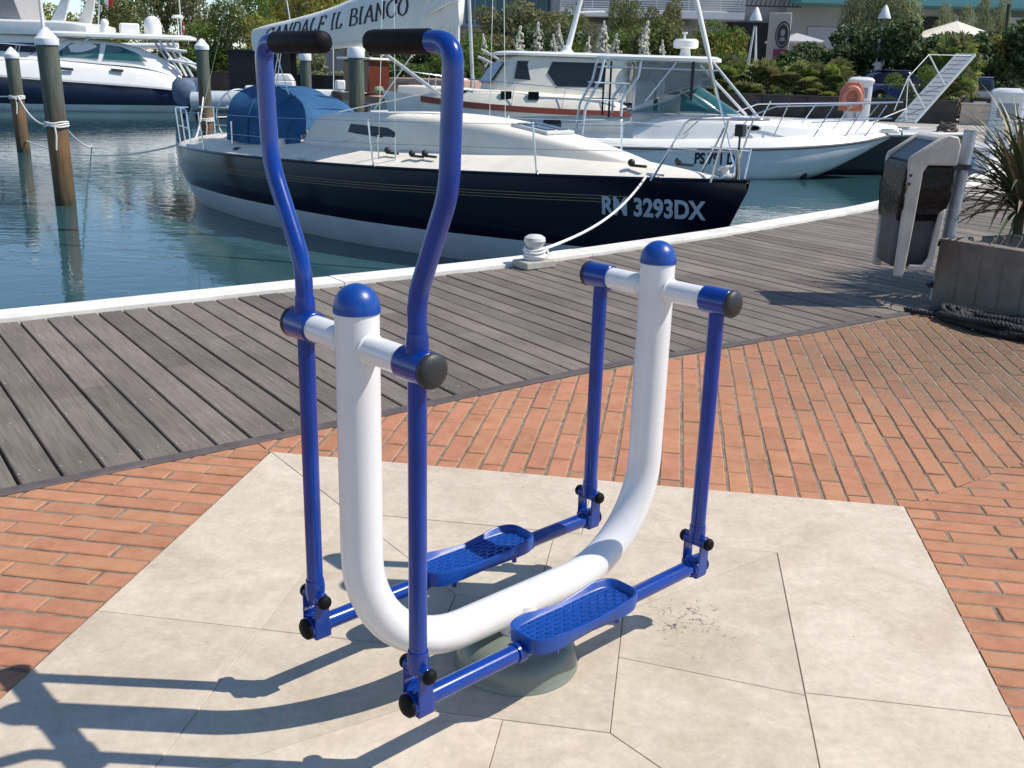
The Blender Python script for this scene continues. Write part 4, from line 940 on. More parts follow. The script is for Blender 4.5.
for sg in (-1, 1):
    for pts in ([(2.55, 2.36), (2.95, 2.72), (3.7, 3.02), (4.35, 3.1), (4.55, 2.42)], [(4.75, 2.44), (4.6, 3.12), (5.9, 3.12), (6.6, 2.62), (6.9, 2.5)]):
        mb.prism([V((x, sg*(1.60-.30*max(0, (z-2.35))/.9-(.0 if x < 5 else .10*(x-5))), z)) for x, z in pts], (0, sg, 0), .03)
build_each(mb, 'cabin_window', teal_glass, sp, ang=0)
mb = MB(); mb.prism([V((7.72, -.8, 2.55)), V((7.72, .8, 2.55)), V((6.5, .95, 3.16)), V((6.5, -.95, 3.16))], (.4, 0, .8), .04); mb.build('windscreen', teal_glass, sp, ang=0)
P_ = [V((3.6+3.5*math.copysign(abs(math.cos(2*math.pi*k/36))**.45, math.cos(2*math.pi*k/36)), 1.75*math.copysign(abs(math.sin(2*math.pi*k/36))**.4, math.sin(2*math.pi*k/36)), 3.42)) for k in range(36)]
mb = MB(); mb.rings([P_, [q+V((0, 0, .12)) for q in P_], [V((3.6+(q.x-3.6)*.92, q.y*.85, 3.64)) for q in P_]]); tp = mb.build('hardtop', gelcoat, my, ang=45)
mb = MB()
for sg in (-1, 1):
    for a_, c_ in (((6.1, 1.2, 2.5), (5.0, 1.4, 3.45)), ((.5, 1.5, 1.7), (1.4, 1.5, 3.45)), ((1.0, 1.5, 1.75), (2.0, 1.5, 3.45)), ((.2, 1.55, 2.3), (1.6, 1.55, 2.5)), ((-.2, 1.5, 2.0), (.9, 1.5, 2.6)), ((.7, 1.55, 2.9), (1.7, 1.55, 3.0))):
        mb.cyl((a_[0], sg*a_[1], a_[2]), (c_[0], sg*c_[1], c_[2]), .06, n=8)
build_each(mb, 'hardtop_tube', tubem, tp)
mb = MB(); mb.lathe([(.40, 0), (.42, .25), (.40, .55), (.30, .78), (.15, .88), (.0, .9)], (2.1, .2, 3.62), n=20); mb.build('radar_dome', gelcoat, tp)
mb = MB(); mb.box((3.2, .2, 3.88), (.9, .8, .5)); mb.build('deck_box', gelcoat, tp, bevel=.08)
mb = MB(); mb.cyl((4.3, .2, 3.6), (4.3, .2, 3.95), .25); mb.ball((4.3, .2, 4.1), .2, 12, 8); mb.build('searchlight', gelcoat, tp)
mb = MB(); mb.cyl((.9, .2, 3.6), (.9, .2, 4.45), .035); mb.lathe([(.28, 0), (.3, .05), (.22, .16)], (.9, .2, 4.45)); mb.cyl((.75, .2, 3.6), (.8, .2, 8.2), .03); mb.build('antenna_mast', gelcoat, tp)
mb = MB()
for k in range(3): mb.cur = k; mb.prism([V((.62, .1, 3.75+k*.18)), V((.62, .3, 3.75+k*.18)), V((.6, .35, 3.93+k*.18)), V((.65, .12, 3.93+k*.18))], (1, 0, 0), .03)
red = M('red_cloth', (.55, .03, .03), .8); mb.build('flag', [red, sail_m, red], tp, ang=0)
mb = MB()
for x_ in (3.7, 5.9): mb.prism([V((x_, 1.86, 1.86)), V((x_+.55, 1.84, 1.90)), V((x_+.55, 1.80, 2.02)), V((x_, 1.82, 1.98))], (0, 1, 0), .05)
build_each(mb, 'hull_vent', dark_stuff, my, ang=0)
rl = MB()
for sg in (-1, 1):
    rl.tube([(6.5, sg*1.62, 2.9), (9, sg*1.5, 3.05), (11.5, sg*.9, 3.1), (13.1, sg*.2, 3.1)], .025, 6)
    for x_, y_ in ((7.2, 1.6), (8.4, 1.52), (9.6, 1.36), (10.8, 1.05), (12, .68)): rl.cyl((x_, sg*y_, 2.2), (x_-.2, sg*y_, 3.0), .02, n=6)
rl.build('bow_rail', steel, my)

# ---------------------------------------------------------------- grey inflatable with outboards
rb_ = thing('inflatable_boat', 'long grey inflatable boat with two covered outboard motors, behind the yacht stern', 'inflatable boat', (-14.4, 47.5, ZW), R(4))
xs = [0, 1, 4, 6, 7.2, 7.8]
rh = Hull(xs, [.95, 1.0, 1.0, .85, .45, .05], [.75, .75, .8, .9, 1.05, 1.12], [-.3, -.35, -.35, -.2, .3, .9], 2.4, 2)
hy = M('hypalon_grey', (.46, .50, .53), .6, var=.1, vscale=2)
rh.mesh(26, 8).build('hull', M('grey_rib_hull', (.33, .36, .38), .5, var=.15), rb_, ang=50)
mb = MB()
path = [V((-.35, -1.1, .72)), V((.5, -1.12, .74)), V((4, -1.12, .8)), V((6, -.95, .92)), V((7.3, -.5, 1.06)), V((7.85, 0, 1.12))]
path = path+[V((q.x, -q.y, q.z)) for q in path[-2::-1]]
mb.tube(smooth_line(path, 5), [.2]+[.42]*(5*(len(path)-1)-1)+[.2], 14); mb.build('inflated_tube', hy, rb_)
mb = MB(); mb.prism([V((0, 0, .8)), V((7, 0, .95)), V((7, 0, .9)), V((0, 0, .75))], (0, 1, 0), .01); mb.box((3.4, 0, .82), (6, 1.7, .06)); mb.build('floor_deck', hy, rb_)
mb = MB(); mb.box((3.6, 0, 1.25), (1.0, .8, .9)); mb.prism([V((3.15, -.38, 1.7)), V((4.1, -.38, 1.7)), V((3.9, -.34, 2.0)), V((3.3, -.34, 2.0))], (0, 1, 0), .7); mb.build('console', gelcoat, rb_, bevel=.06)
mb = MB(); mb.box((2.3, 0, 1.15), (.8, .8, .6)); mb.box((5.2, 0, 1.1), (1.2, 1.0, .5)); build_each(mb, 'seat', gelcoat, rb_, bevel=.08)
cov_m = M('grey_blue_cover', (.12, .16, .24), .75, var=.35, vscale=3, bump=.4, bscale=6)
for y_, x_ in ((-.62, -.75), (.35, -.35)):
    mb = MB(); mb.rings([[V((x_+a*k, y_+b_*k2, z)) for a, b_ in ((-.42, -.3), (-.2, -.38), (.3, -.34), (.46, -.2), (.46, .2), (.3, .34), (-.2, .38), (-.42, .3))] for z, k, k2 in ((.15, .35, .4), (.5, .55, .6), (.75, .95, .95), (1.2, 1.1, 1.0), (1.5, 1.0, .9), (1.72, .6, .6))]); mo = mb.build('outboard_cover', cov_m, rb_, ang=70)
    mb = MB(); mb.box((x_-.1, y_, -.1), (.2, .12, .9)); mb.build('outboard_leg', dark_stuff, mo, bevel=.04)
mb = MB(); mb.cyl((5.9, -.4, 1.1), (5.95, -.4, 4.4), .025, n=6); mb.build('flag_staff', tubem, rb_)

# ---------------------------------------------------------------- dark canopied launch behind the inflatable
cb = thing('canopied_launch', 'dark launch with a black canopy and white radar drum, behind the inflatable boat', 'motor boat', (-15.5, 52.5, ZW), R(4))
kh = Hull([0, 1, 4, 6.5, 7.6], [1.2, 1.3, 1.35, .9, .05], [1., 1., 1.1, 1.3, 1.5], [-.3, -.35, -.35, -.1, 1.2], 2.6, 2)
kh.mesh(24, 8).build('hull', navy, cb, ang=50); kh.deck(20).build('deck', dark_stuff, cb)
mb = MB(); mb.box((2.6, 0, 3.02), (3.2, 2.3, .1)); mb.build('canopy_roof', dark_stuff, cb, bevel=.04)
mb = MB()
for sg in (-1, 1): mb.box((2.6, sg*1.1, 2.05), (3.0, .04, 1.9))
mb.box((1.12, 0, 2.05), (.04, 2.16, 1.9)); build_each(mb, 'canopy_curtain', M('black_canvas', (.012, .014, .018), .8, var=.3, bump=.3, bscale=5), cb)
mb = MB(); mb.cyl((3.7, -.3, 3.08), (3.7, -.3, 3.5), .42, .38, 18); mb.build('radar_drum', gelcoat, cb)
mb = MB()
for k, x_ in enumerate((2.7, 4.25)): mb.cyl((x_, -.4, 3.05), (x_+.1-.4*k, -.4, 4.0+1.4*k), .03, n=6)
fs_ = mb.build('flag_staff', tubem, cb)
mb = MB(); mb.prism([V((2.72, -.4, 3.3)), V((2.98, -.4, 3.2)), V((3.0, -.4, 3.8)), V((2.78, -.4, 4.0))], (0, 1, 0), .02); mb.build('flag', M('pale_red_cloth', (.55, .22, .18), .8), fs_)

# ---------------------------------------------------------------- varnished wooden boat
wb_ = thing('wooden_boat', 'white wooden boat with varnished brown rail and pinkish teak deck, seen under the covered boom', 'wooden boat', (-7.6, 46.0, ZW), R(-24))
xs = [0, .8, 3, 6, 8, 9.2, 9.7]
wh = Hull(xs, [1.3, 1.45, 1.6, 1.5, 1.0, .4, .03], [1.25, 1.2, 1.1, 1.15, 1.3, 1.45, 1.55], [-.3, -.4, -.5, -.4, 0, .6, 1.4], 2.4, 1.9)
wh.mesh(30, 10).build('hull', M('grey_white_hull', (.40, .41, .40), .5, var=.15, vscale=1.5), wb_, ang=50)
vb = M('varnished_mahogany', (.12, .032, .018), .3, var=.4, vscale=4, coat=.4, stretch=(1, 8, 8)); pk = M('pinkish_teak', (.46, .30, .23), .7, var=.2, vscale=3, stretch=(1, 10, 1))
mb = MB(); wh.strip(mb, .05, 9.5, lambda x: wh.S(x)+.10, lambda x: wh.S(x)-.16, 30, .03); build_each(mb, 'brown_rail', vb, wb_, ang=0)
wh.deck(24).build('deck', pk, wb_)
mb = MB(); mb.box((4.4, 0, 1.62), (3.6, 1.7, .75)); dh = mb.build('deckhouse', pk, wb_, bevel=.08)
mb = MB(); [mb.box((x_, -.86, 1.66), (.55, .03, .26)) for x_ in (3.3, 4.4, 5.4)]; build_each(mb, 'deckhouse_window', vb, dh, bevel=.01)
mb = MB(); mb.box((1.0, 0, 2.0), (1.3, 1.7, 1.3)); whh = mb.build('wheelhouse', vb, wb_, bevel=.05)
mb = MB(); mb.box((1.0, 0, 2.72), (1.7, 2.1, .1)); mb.build('wheelhouse_roof', cream, whh, bevel=.03)
mb = MB(); [mb.ball((x_, y_, 1.45), .25, 10, 6, (1.2, 1, .7)) for x_, y_ in ((2.2, -.9), (6.6, .2), (7.0, -.4))]; build_each(mb, 'tarpaulin_bundle', M('olive_cloth', (.30, .33, .20), .9, var=.3, bump=.4, bscale=8), wb_)
mb = MB(); mb.cyl((6.2, 0, 1.3), (5.7, 0, 9), .08, .06); mb.cyl((6.4, 0, 2.9), (9.4, .3, 1.7), .06); mb.cyl((6.4, .3, 3.2), (9.4, .5, 1.75), .05); build_each(mb, 'spar', alu, wb_)
mb = MB()
for x_ in (6.8, 7.6, 8.3): mb.cyl((x_, -wh.B(x_)+.1, 1.3), (x_, -wh.B(x_)+.1, 2.0), .03)
build_each(mb, 'stanchion', steel, wb_)

# small tender with a hooded outboard between the piles
td = thing('tender', 'small white tender with a black hooded outboard, beside the far green pile', 'dinghy', (-6.6, 38.0, ZW), R(22))
th_ = Hull([0, 1, 2.2, 3.0, 3.4], [.65, .75, .7, .4, .03], [.6, .6, .66, .78, .85], [-.15, -.2, -.18, .1, .7], 2.5, 2)
th_.mesh(20, 8).build('hull', gelcoat_cool, td, ang=50)
mb = MB(); path = [V((-.1, -.75, .62)), V((1, -.8, .64)), V((2.3, -.7, .7)), V((3.2, -.3, .82)), V((3.5, 0, .86))]; path = path+[V((q.x, -q.y, q.z)) for q in path[-2::-1]]
mb.tube(smooth_line(path, 4), .17, 10); mb.build('inflated_tube', hy, td)
mb = MB(); mb.box((-.05, 0, 1.15), (.36, .34, .75)); mb.box((.0, 0, .5), (.16, .12, .8)); mb.build('outboard_motor', dark_stuff, td, bevel=.08)
mb = MB(); mb.box((.1, .2, 1.72), (.34, .3, .36)); mb.build('outboard_hood', gelcoat, td, bevel=.05)

# ---------------------------------------------------------------- far white yacht, top left
fy = thing('flybridge_yacht', 'big white flybridge yacht with raked radar arch and grey awning, far left', 'motor yacht', (-24.6, 62.5, ZW), R(176))
fh = Hull([0, 1, 6, 12, 15, 16], [2.1, 2.2, 2.3, 1.9, .8, .05], [1.6, 1.6, 1.9, 2.3, 2.7, 2.9], [-.4, -.5, -.5, -.4, .8, 2.6], 3, 2.4)
fh.mesh(30, 8).build('hull', gelcoat, fy, ang=50); fh.deck(20).build('deck', gelcoat, fy)
house([1, 2, 6, 10, 12.5], [1.8, 1.95, 2.0, 1.7, 1.0], [1.6, 1.7, 1.75, 1.4, .7], [1.6, 1.65, 1.9, 2.15, 2.3], [3.2, 3.6, 3.75, 3.5, 2.5], .2).build('cabin', gelcoat, fy, ang=45)
mb = MB()
for sg in (-1, 1): mb.prism([V((2.4, sg*1.93, 2.7)), V((9.2, sg*1.75, 2.8)), V((8.4, sg*1.72, 3.2)), V((2.4, sg*1.86, 3.25))], (0, sg, 0), .05)
build_each(mb, 'cabin_window', smoke, fy, ang=0)
house([.2, 1, 4, 7.5, 9], [1.9, 2., 2., 1.8, 1.3], [1.9, 2., 2., 1.8, 1.3], [3.7]*5, [4.3, 4.45, 4.5, 4.5, 4.3], .15).build('flybridge', gelcoat, fy, ang=45)
mb = MB()
for sg in (-1, 1): mb.prism([V((1.6, sg*1.7, 4.3)), V((2.5, sg*1.7, 4.3)), V((1.45, sg*1.5, 6.1)), V((1.0, sg*1.5, 6.1))], (0, -sg, 0), .16)
mb.box((1.25, 0, 6.1), (.6, 3.1, .2)); ar = mb.build('radar_arch', gelcoat, fy, bevel=.05)
mb = MB(); mb.ball((1.2, -.3, 6.6), .48, 16, 10, (1, 1, 1.1)); mb.build('radar_dome', gelcoat, ar)
mb = MB(); mb.prism([V((4.3, -1.6, 4.5)), V((9.6, -1.6, 4.5)), V((8.6, -1.3, 8.0)), V((5.2, -1.3, 8.0))], (0, 1, 0), 2.9); mb.build('awning', M('grey_awning', (.33, .32, .32), .8, var=.1), fy, bevel=.05)
mb = MB(); mb.prism([V((5.5, -1.62, 7.3)), V((4.0, -1.7, 6.9)), V((4.2, -1.7, 6.5)), V((5.0, -1.62, 6.4))], (0, 1, 0), .05); mb.build('canvas_flap', canvas_blue, fy)
mb = MB(); mb.cyl((.35, 0, 4.4), (-.2, 0, 8.3), .04, n=6); fst = mb.build('flag_staff', tubem, fy)
grn = M('green_cloth', (.02, .22, .06), .8); mb = MB()
for k in range(3):
    mb.cur = k; mb.prism([V((.05-.26*k-.05, .02, 6.8-.15*k)), V((-.21-.26*k-.05, .02, 6.6-.18*k)), V((-.15-.22*k, .02, 5.5-.1*k)), V((.12-.24*k, .02, 5.7-.1*k))], (0, 1, 0), .03)
mb.build('flag', [grn, sail_m, red], fst, ang=0)
# yacht with long white boom between them
ws_ = thing('moored_ketch', 'pale yacht with a long white boom, behind the motor yacht bow', 'sailing yacht', (-17.8, 58.5, ZW), R(182))
kh = Hull([0, 1, 5, 8, 10], [1, 1.2, 1.4, 1., .04], [1.2, 1.15, 1.15, 1.3, 1.5], [-.2, -.4, -.5, -.3, 1.3], 2.4, 1.9)
kh.mesh(24, 8).build('hull', gelcoat, ws_, ang=50); kh.deck(20).build('deck', cream, ws_)
house([2, 3, 6, 7.5], [.9, 1, .9, .5], [.7, .8, .7, .35], [1.15]*4, [1.7, 1.85, 1.8, 1.5], .25).build('coachroof', gelcoat, ws_, ang=45)
mb = MB(); mb.cyl((1.2, 0, 3.25), (8.3, 0, 3.05), .16, .16, 12); mb.build('boom', gelcoat, ws_); mb = MB(); mb.cyl((8.5, 0, 1.5), (8.5, 0, 14), .1); mb.build('mast', gelcoat, ws_)
mb = MB()
for a_, c_ in (((3.0, .2, 1.9), (2.2, 0, 3.1)), ((3.0, .2, 1.9), (3.3, 0, 3.1)), ((3.0, -.4, 1.9), (4.2, 0, 3.1)), ((3.6, -.4, 1.9), (3.2, 0, 3.1))): mb.cyl(a_, c_, .03, n=6)
mb.build('sheet_line', rope_w, ws_)

# ---------------------------------------------------------------- boat with the raised gangplank behind the litter bin
gb = thing('gangplank_boat', 'grey decked boat with dark hull, moored beyond the litter bin below the raised gangplank', 'boat', (11.75, 28.6, ZW), R(191))
gh = Hull([0, .6, 3, 6, 7.5, 8.2], [1.25, 1.3, 1.45, 1.2, .6, .03], [1.05, 1.04, 1.02, 1.08, 1.2, 1.3], [-.3, -.4, -.5, -.4, .1, 1.1], 2.6, 2)
gh.mesh(28, 10).build('hull', M('dark_hull_paint', (.03, .035, .042), .3, var=.3, vscale=2), gb, ang=50)
gh.deck(24).build('deck', M('pale_grey_deck', (.45, .46, .46), .6, var=.1), gb)
mb = MB()
for sg in (-1, 1): mb.tube([V((x, sg*gh.B(x), gh.S(x)+.03)) for x in [8.1*i/30 for i in range(31)]], .05, 8)
build_each(mb, 'rub_rail', gelcoat, gb)
house([1.8, 2.6, 5, 6.6], [.7, .85, .75, .4], [.6, .7, .6, .3], [1.05]*4, [1.25, 1.32, 1.32, 1.15], .3).build('coachroof', gelcoat, gb, ang=45)
mb = MB(); [mb.tube([V((.25+.30*math.cos(a_*.5)*(1-.01*a_), .5+.2*math.sin(a_*.5), 1.12+.004*a_+.03*math.sin(a_*1.7))) for a_ in range(52)], .032, 6)]; mb.build('rope_heap', M('brown_rope', (.10, .075, .055), .9, bump=.6, bscale=30), gb)
# the gangplank itself
pA = atY(905, 122, 28.9); pB = atY(966, 54, 31.2); d_ = (pB-pA); L_ = d_.length; dn = d_.normalized(); sd_ = V((dn.y, -dn.x, 0)).normalized(); up_ = sd_.cross(dn)
gp = thing('gangplank', 'raised grey aluminium gangplank with rope handrails, pointing up behind the litter bin', 'gangplank', pA)
def G(t, s_, h): return dn*t+sd_*s_+up_*h
mb = MB()
for s_ in (-.26, .26): mb.prism([G(0, s_-.03, -.05), G(L_, s_-.03, -.05), G(L_, s_-.03, .025), G(0, s_-.03, .025)], sd_, .06)
mb.build('side_rail', M('pale_aluminium', (.40, .43, .44), .45, metal=.3), gp)
mb = MB(); mb.prism([G(0, -.23, -.01), G(L_, -.23, -.01), G(L_, -.23, .01), G(0, -.23, .01)], sd_, .46); mb.build('walkway', M('grey_walkway', (.30, .325, .34), .65), gp)
mb = MB(); k = .15
while k < L_: mb.prism([G(k, -.23, .011), G(k+.02, -.23, .011), G(k+.02, -.23, .02), G(k, -.23, .02)], sd_, .46); k += .25
mb.build('cleat_bar', M('grey_cleat', (.23, .25, .265), .65), gp)
ux = (up_*.75+V((-.6, 0, .25))).normalized()
po = MB(); tops = []
for t_ in (.75, 2.0):
    a_ = dn*t_+sd_*.2; c_ = a_+ux*.95+V((0, 0, .15)); po.cyl(a_, c_, .022, n=8); tops.append(c_)
build_each(po, 'handrail_post', tubem, gp)
MB().tube([dn*-.1+ux*.5, tops[0], tops[1], dn*(L_-.1)+sd_*.2], .012, 6).build('handrail_rope', rope_w, gp)
MB().tube([tops[0], dn*.15+ux*.1, dn*.1], .012, 6).build('handrail_rope', rope_w, gp)
MB().tube([dn*.2-sd_*.2, tops[0]*.3, V((-1.6, -1.0, -.15))], .014, 6).build('lifting_line', rope_w, gp)

# ---------------------------------------------------------------- mooring piles
def pile_mat():
    mt = M('mooring_pile_wood', (.1, .1, .08), .85); n = mt.node_tree.nodes; l = mt.node_tree.links; p = n['Principled BSDF']
    tc = n.new('ShaderNodeTexCoord'); mp = n.new('ShaderNodeMapping'); mp.inputs['Scale'].default_value = (9, 9, .9); l.new(tc.outputs['Object'], mp.inputs[0])
    no = n.new('ShaderNodeTexNoise'); no.inputs['Scale'].default_value = 2; no.inputs['Detail'].default_value = 7; no.inputs['Roughness'].default_value = .7; l.new(mp.outputs[0], no.inputs['Vector'])
    sx = n.new('ShaderNodeSeparateXYZ'); l.new(tc.outputs['Object'], sx.inputs[0])
    ad = n.new('ShaderNodeMath'); ad.operation = 'MULTIPLY_ADD'; ad.inputs[1].default_value = .9; l.new(no.outputs[0], ad.inputs[0]); l.new(sx.outputs[2], ad.inputs[2])
    cr = n.new('ShaderNodeValToRGB'); e = cr.color_ramp.elements
    mr = n.new('ShaderNodeMapRange'); mr.inputs[1].default_value = 0; mr.inputs[2].default_value = 3.; l.new(ad.outputs[0], mr.inputs[0]); l.new(mr.outputs[0], cr.inputs[0])
    e[0].position = .12; e[0].color = (.030, .030, .016, 1); e[1].position = .80; e[1].color = (.11, .125, .10, 1)
    x = e.new(.26); x.color = (.11, .075, .035, 1); x = e.new(.50); x.color = (.24, .13, .06, 1); x = e.new(.60); x.color = (.10, .085, .055, 1)
    m2 = n.new('ShaderNodeMix'); m2.data_type = 'RGBA'; m2.blend_type = 'MULTIPLY'; m2.inputs[0].default_value = 1; l.new(cr.outputs[0], m2.inputs[6])
    r2 = n.new('ShaderNodeMapRange'); r2.inputs[1].default_value = .3; r2.inputs[2].default_value = .7; r2.inputs[3].default_value = .55; r2.inputs[4].default_value = 1.3; l.new(no.outputs[0], r2.inputs[0]); l.new(r2.outputs[0], m2.inputs[7]); l.new(m2.outputs[2], p.inputs['Base Color'])
    bp = n.new('ShaderNodeBump'); bp.inputs['Strength'].default_value = .7; bp.inputs['Distance'].default_value = .02; l.new(no.outputs[0], bp.inputs['Height']); l.new(bp.outputs[0], p.inputs['Normal'])
    return mt
pw = pile_mat(); capm = M('white_pile_cap', (.80, .81, .82), .35, var=.08, vscale=8)
def pile(label, pos, top_z, r, cone, rope=None, tilt=(0, 0)):
    t = thing('mooring_pile', label, 'mooring pile', (pos[0], pos[1], ZW), 0, 'mooring piles in the basin'); h = top_z-ZW
    off = lambda z: V((tilt[0]*z, tilt[1]*z, z))
    mb = MB(); n = 22; rs = []
    for i in range(15):
        z = -1+(h-.24+1)*i/14; rs.append([off(z)+V((math.cos(2*math.pi*j/n), math.sin(2*math.pi*j/n), 0))*r*(1+.02*math.sin(3*j+i*.7)+.015*math.sin(5*j-i)) for j in range(n)])
    mb.rings(rs); mb.build('pile_shaft', pw, t, ang=60)
    mb = MB(); prof = [(r*1.10, h-.28), (r*1.12, h-.27), (r*1.12, h-.18)]+([(r*.62, h-.085), (r*.2, h-.01), (.01, h)] if cone else [(r*1.12, h-.10), (r*1.0, h-.05), (.01, h)])
    mb.lathe(prof, off(0), (tilt[0], tilt[1], 1), 24); mb.build('pile_cap', capm, t)
    if rope is not None:
        mb = MB()
        for k in range(3): mb.tube([off(rope+.03*k)+V((math.cos(a*math.pi/10), math.sin(a*math.pi/10), 0))*(r*1.04+.012)+V((0, 0, .012*math.sin(a+k))) for a in range(20)], .016, 6, loop=True)
        mb.tube([off(rope)+V((.05, -r*1.1, 0)), off(rope-.15)+V((.06, -r*1.12, 0)), off(rope-.38)+V((.03, -r*1.1, 0))], .014, 6); mb.build('rope_turns', rope_w, t)
    return t
P1 = at(66, 205, ZW); pile('tall grey-green mooring pile with pointed white cap, nearest at left', P1, 2.0, .165, True, 1.3, (-.012, 0))
P2 = at(24, 152, ZW); pile('slender mooring pile with pointed white cap at the left edge', P2, 1.78, .165, True, 1.36, (-.012, 0))
P3 = atY(207, 130, 27.5); pile('mooring pile with pointed white cap standing behind the yacht stern rail', P3, 2.12, .165, True, .9)
P4 = atY(357, 110, 25.); pile('dark green mooring pile with flat white cap under the covered boom', P4, 2.0, .185, False)
P5 = atY(307, 110, 33); pile('mooring pile with a flat white cap beside the black hooded outboard', P5, 1.95, .17, False)
def rope_thing(label, pts, r=.018): return tag(MB().tube(pts, r, 6).build('mooring_rope', rope_w), label, 'rope')
def sagline(a, c, s_, n=12): return [a.lerp(c, i/n)-V((0, 0, 4*s_*(i/n)*(1-i/n))) for i in range(n+1)]
rope_thing('white rope slanting from the nearest pile down into the water', sagline(V((P1.x+.15, P1.y-.1, ZW+1.3)), at(93, 146, ZW-.05), .12))
rope_thing('white rope strung from the left edge across to the nearest pile', sagline(V((P2.x-6, P2.y+2, ZW+1.5)), V((P2.x+.1, P2.y-.16, ZW+1.42)), .1)+sagline(V((P2.x+.1, P2.y-.16, ZW+1.4)), V((P1.x-.1, P1.y+.16, ZW+1.33)), .25))
rope_thing('white rope from the pile behind the stern to the yacht pushpit', sagline(V((P3.x, P3.y-.15, ZW+1.5)), V((-6.0, 19.0, .12)), .15))
rope_thing('white line from the yacht stern running left just above the water', sagline(V((-6.1, 18.6, .1)), V((-13, 27, ZW+.3)), .3))

# ---------------------------------------------------------------- quay bollard
bp_ = at(534, 267, 0); bl = thing('bollard', 'small white mooring bollard with rope turns on a square plinth at the quay edge', 'bollard', bp_, R(37))
mb = MB(); mb.box((0, 0, .03), (.30, .20, .06)); mb.build('plinth', M('pale_stone_plinth', (.42, .40, .34), .8, var=.2, bump=.2), bl, bevel=.01)
mb = MB(); mb.lathe([(.078, .06), (.072, .075), (.062, .12), (.064, .17), (.080, .195), (.088, .215), (.082, .24), (.055, .258), (0, .265)], n=26); mb.build('post', M('pale_grey_paint', (.60, .60, .57), .5, var=.15, vscale=12), bl)
mb = MB()
for k in range(5): mb.tube([V((math.cos(a*math.pi/12), math.sin(a*math.pi/12), 0))*(.078+.008*(k % 2))+V((0, 0, .078+.018*k+.008*math.sin(a*.5+k))) for a in range(24)], .011, 6, loop=True)
mb.tube([V((.07, .03, .10)), V((.12, .0, .15)), V((.11, -.05, .10)), V((.08, -.05, .08))], .011, 6); mb.build('rope_turns', rope_w, bl)

# ---------------------------------------------------------------- litter bin on its post
bin_grey = M('bin_grey_plastic', (.062, .066, .080), .5, var=.25, vscale=6, bump=.05, bscale=40)
bin_beige = M('bin_beige_plastic', (.48, .45, .40), .5, var=.18, vscale=7, bump=.04, bscale=40)
pb = at(935, 300, 0)
lb = thing('litter_bin', 'grey litter bin with beige hood and black bag, strapped to a leaning steel post', 'litter bin', pb, R(0))
TL = V((.055, .0, 1)).normalized()     # the post and bin lean slightly
BS = 1.
XS = 1.; ZO = 0.
def LT(x, y, z): return V((-.505+(x+.505)*XS if x < 0 else x, y, 0))+TL*(z*BS+ZO)
MB().tube([LT(0, 0, -.06), LT(0, 0, 1.20)], .043, 20).build('post', galv, lb)
def rrect(cx, cy, hx_, hy_, r, z, n=5):
    out = []
    for sx, sy, a0 in ((1, 1, 0), (-1, 1, 90), (-1, -1, 180), (1, -1, 270)):
        for k in range(n+1):
            a = R(a0+90*k/n); out.append(LT(cx+sx*(hx_-r)+r*math.cos(a), cy+sy*(hy_-r)+r*math.sin(a), z))
    return out
BX, BY = -.26, -.10; BS = .80; XS = .66; ZO = .07
mb = MB(); mb.rings([rrect(BX, BY, .165, .15, .06, .265), rrect(BX, BY, .19, .17, .06, .29), rrect(BX, BY, .205, .185, .06, .55), rrect(BX, BY, .225, .20, .06, 1.10), rrect(BX, BY, .235, .21, .06, 1.115), rrect(BX, BY, .235, .21, .06, 1.14), rrect(BX, BY, .215, .19, .055, 1.14), rrect(BX, BY, .20, .175, .05, .7)])
body = mb.build('bin_body', bin_grey, lb, ang=50)
# black bag folded over the rim and bulging through the side opening
rnd = random.Random(11); mb = MB(); rs = []; fold = [(rnd.uniform(-.013, .010), rnd.uniform(-.010, .012)) for _ in range(60)]
for z, e_ in ((.66, .004), (.70, .012), (.74, .018), (.78, .022), (.83, .028), (.88, .03), (.93, .034), (.98, .034), (1.03, .034), (1.08, .03), (1.12, .026), (1.15, .012), (1.15, -.03), (1.0, -.06)):
    r_ = rrect(BX+.0, BY, .222+e_, .195+e_, .06, z, 8); k = len(r_)
    rs.append([p_+V((fold[q_][0]+rnd.uniform(-.006, .006), fold[q_][1]+rnd.uniform(-.006, .006), rnd.uniform(-.012, .012) if z < 1.1 else 0)) for q_, p_ in enumerate(r_)])
mb.rings(rs, caps=False)
bag = mb.build('bin_bag', M('black_bag', (.004, .004, .005), .32, bump=1., bscale=16, spec=.25), lb, ang=25)
# beige frame: hood and the two side arms that carry it
mb = MB()
for yy in (BY-.235, BY+.19):
    P_ = [(-.435, .20), (-.345, .19), (-.335, .26), (-.335, .55), (-.345, 1.08), (-.31, 1.135), (-.03, 1.135), (-.02, 1.15), (-.02, 1.30), (-.06, 1.37), (-.16, 1.385), (-.235, 1.36), (-.495, 1.20), (-.505, 1.16), (-.48, .9), (-.45, .5)]
    P_ = [(x+.0, z) for x, z in P_]
    mb.prism([LT(x, yy, z) for x, z in P_], (0, 1, 0), .045)
    P_ = [(-.20, .26), (-.05, .30), (-.005, .36), (-.01, 1.14), (-.075, 1.14), (-.085, .72), (-.16, .50), (-.14, .36), (-.19, .31)]
    P_ = [(-.30, .245), (-.11, .245), (-.05, .30), (-.035, .78), (-.10, .74), (-.115, .36), (-.16, .30), (-.30, .30)]
    mb.prism([LT(x, yy+.01, z) for x, z in P_], (0, 1, 0), .028)
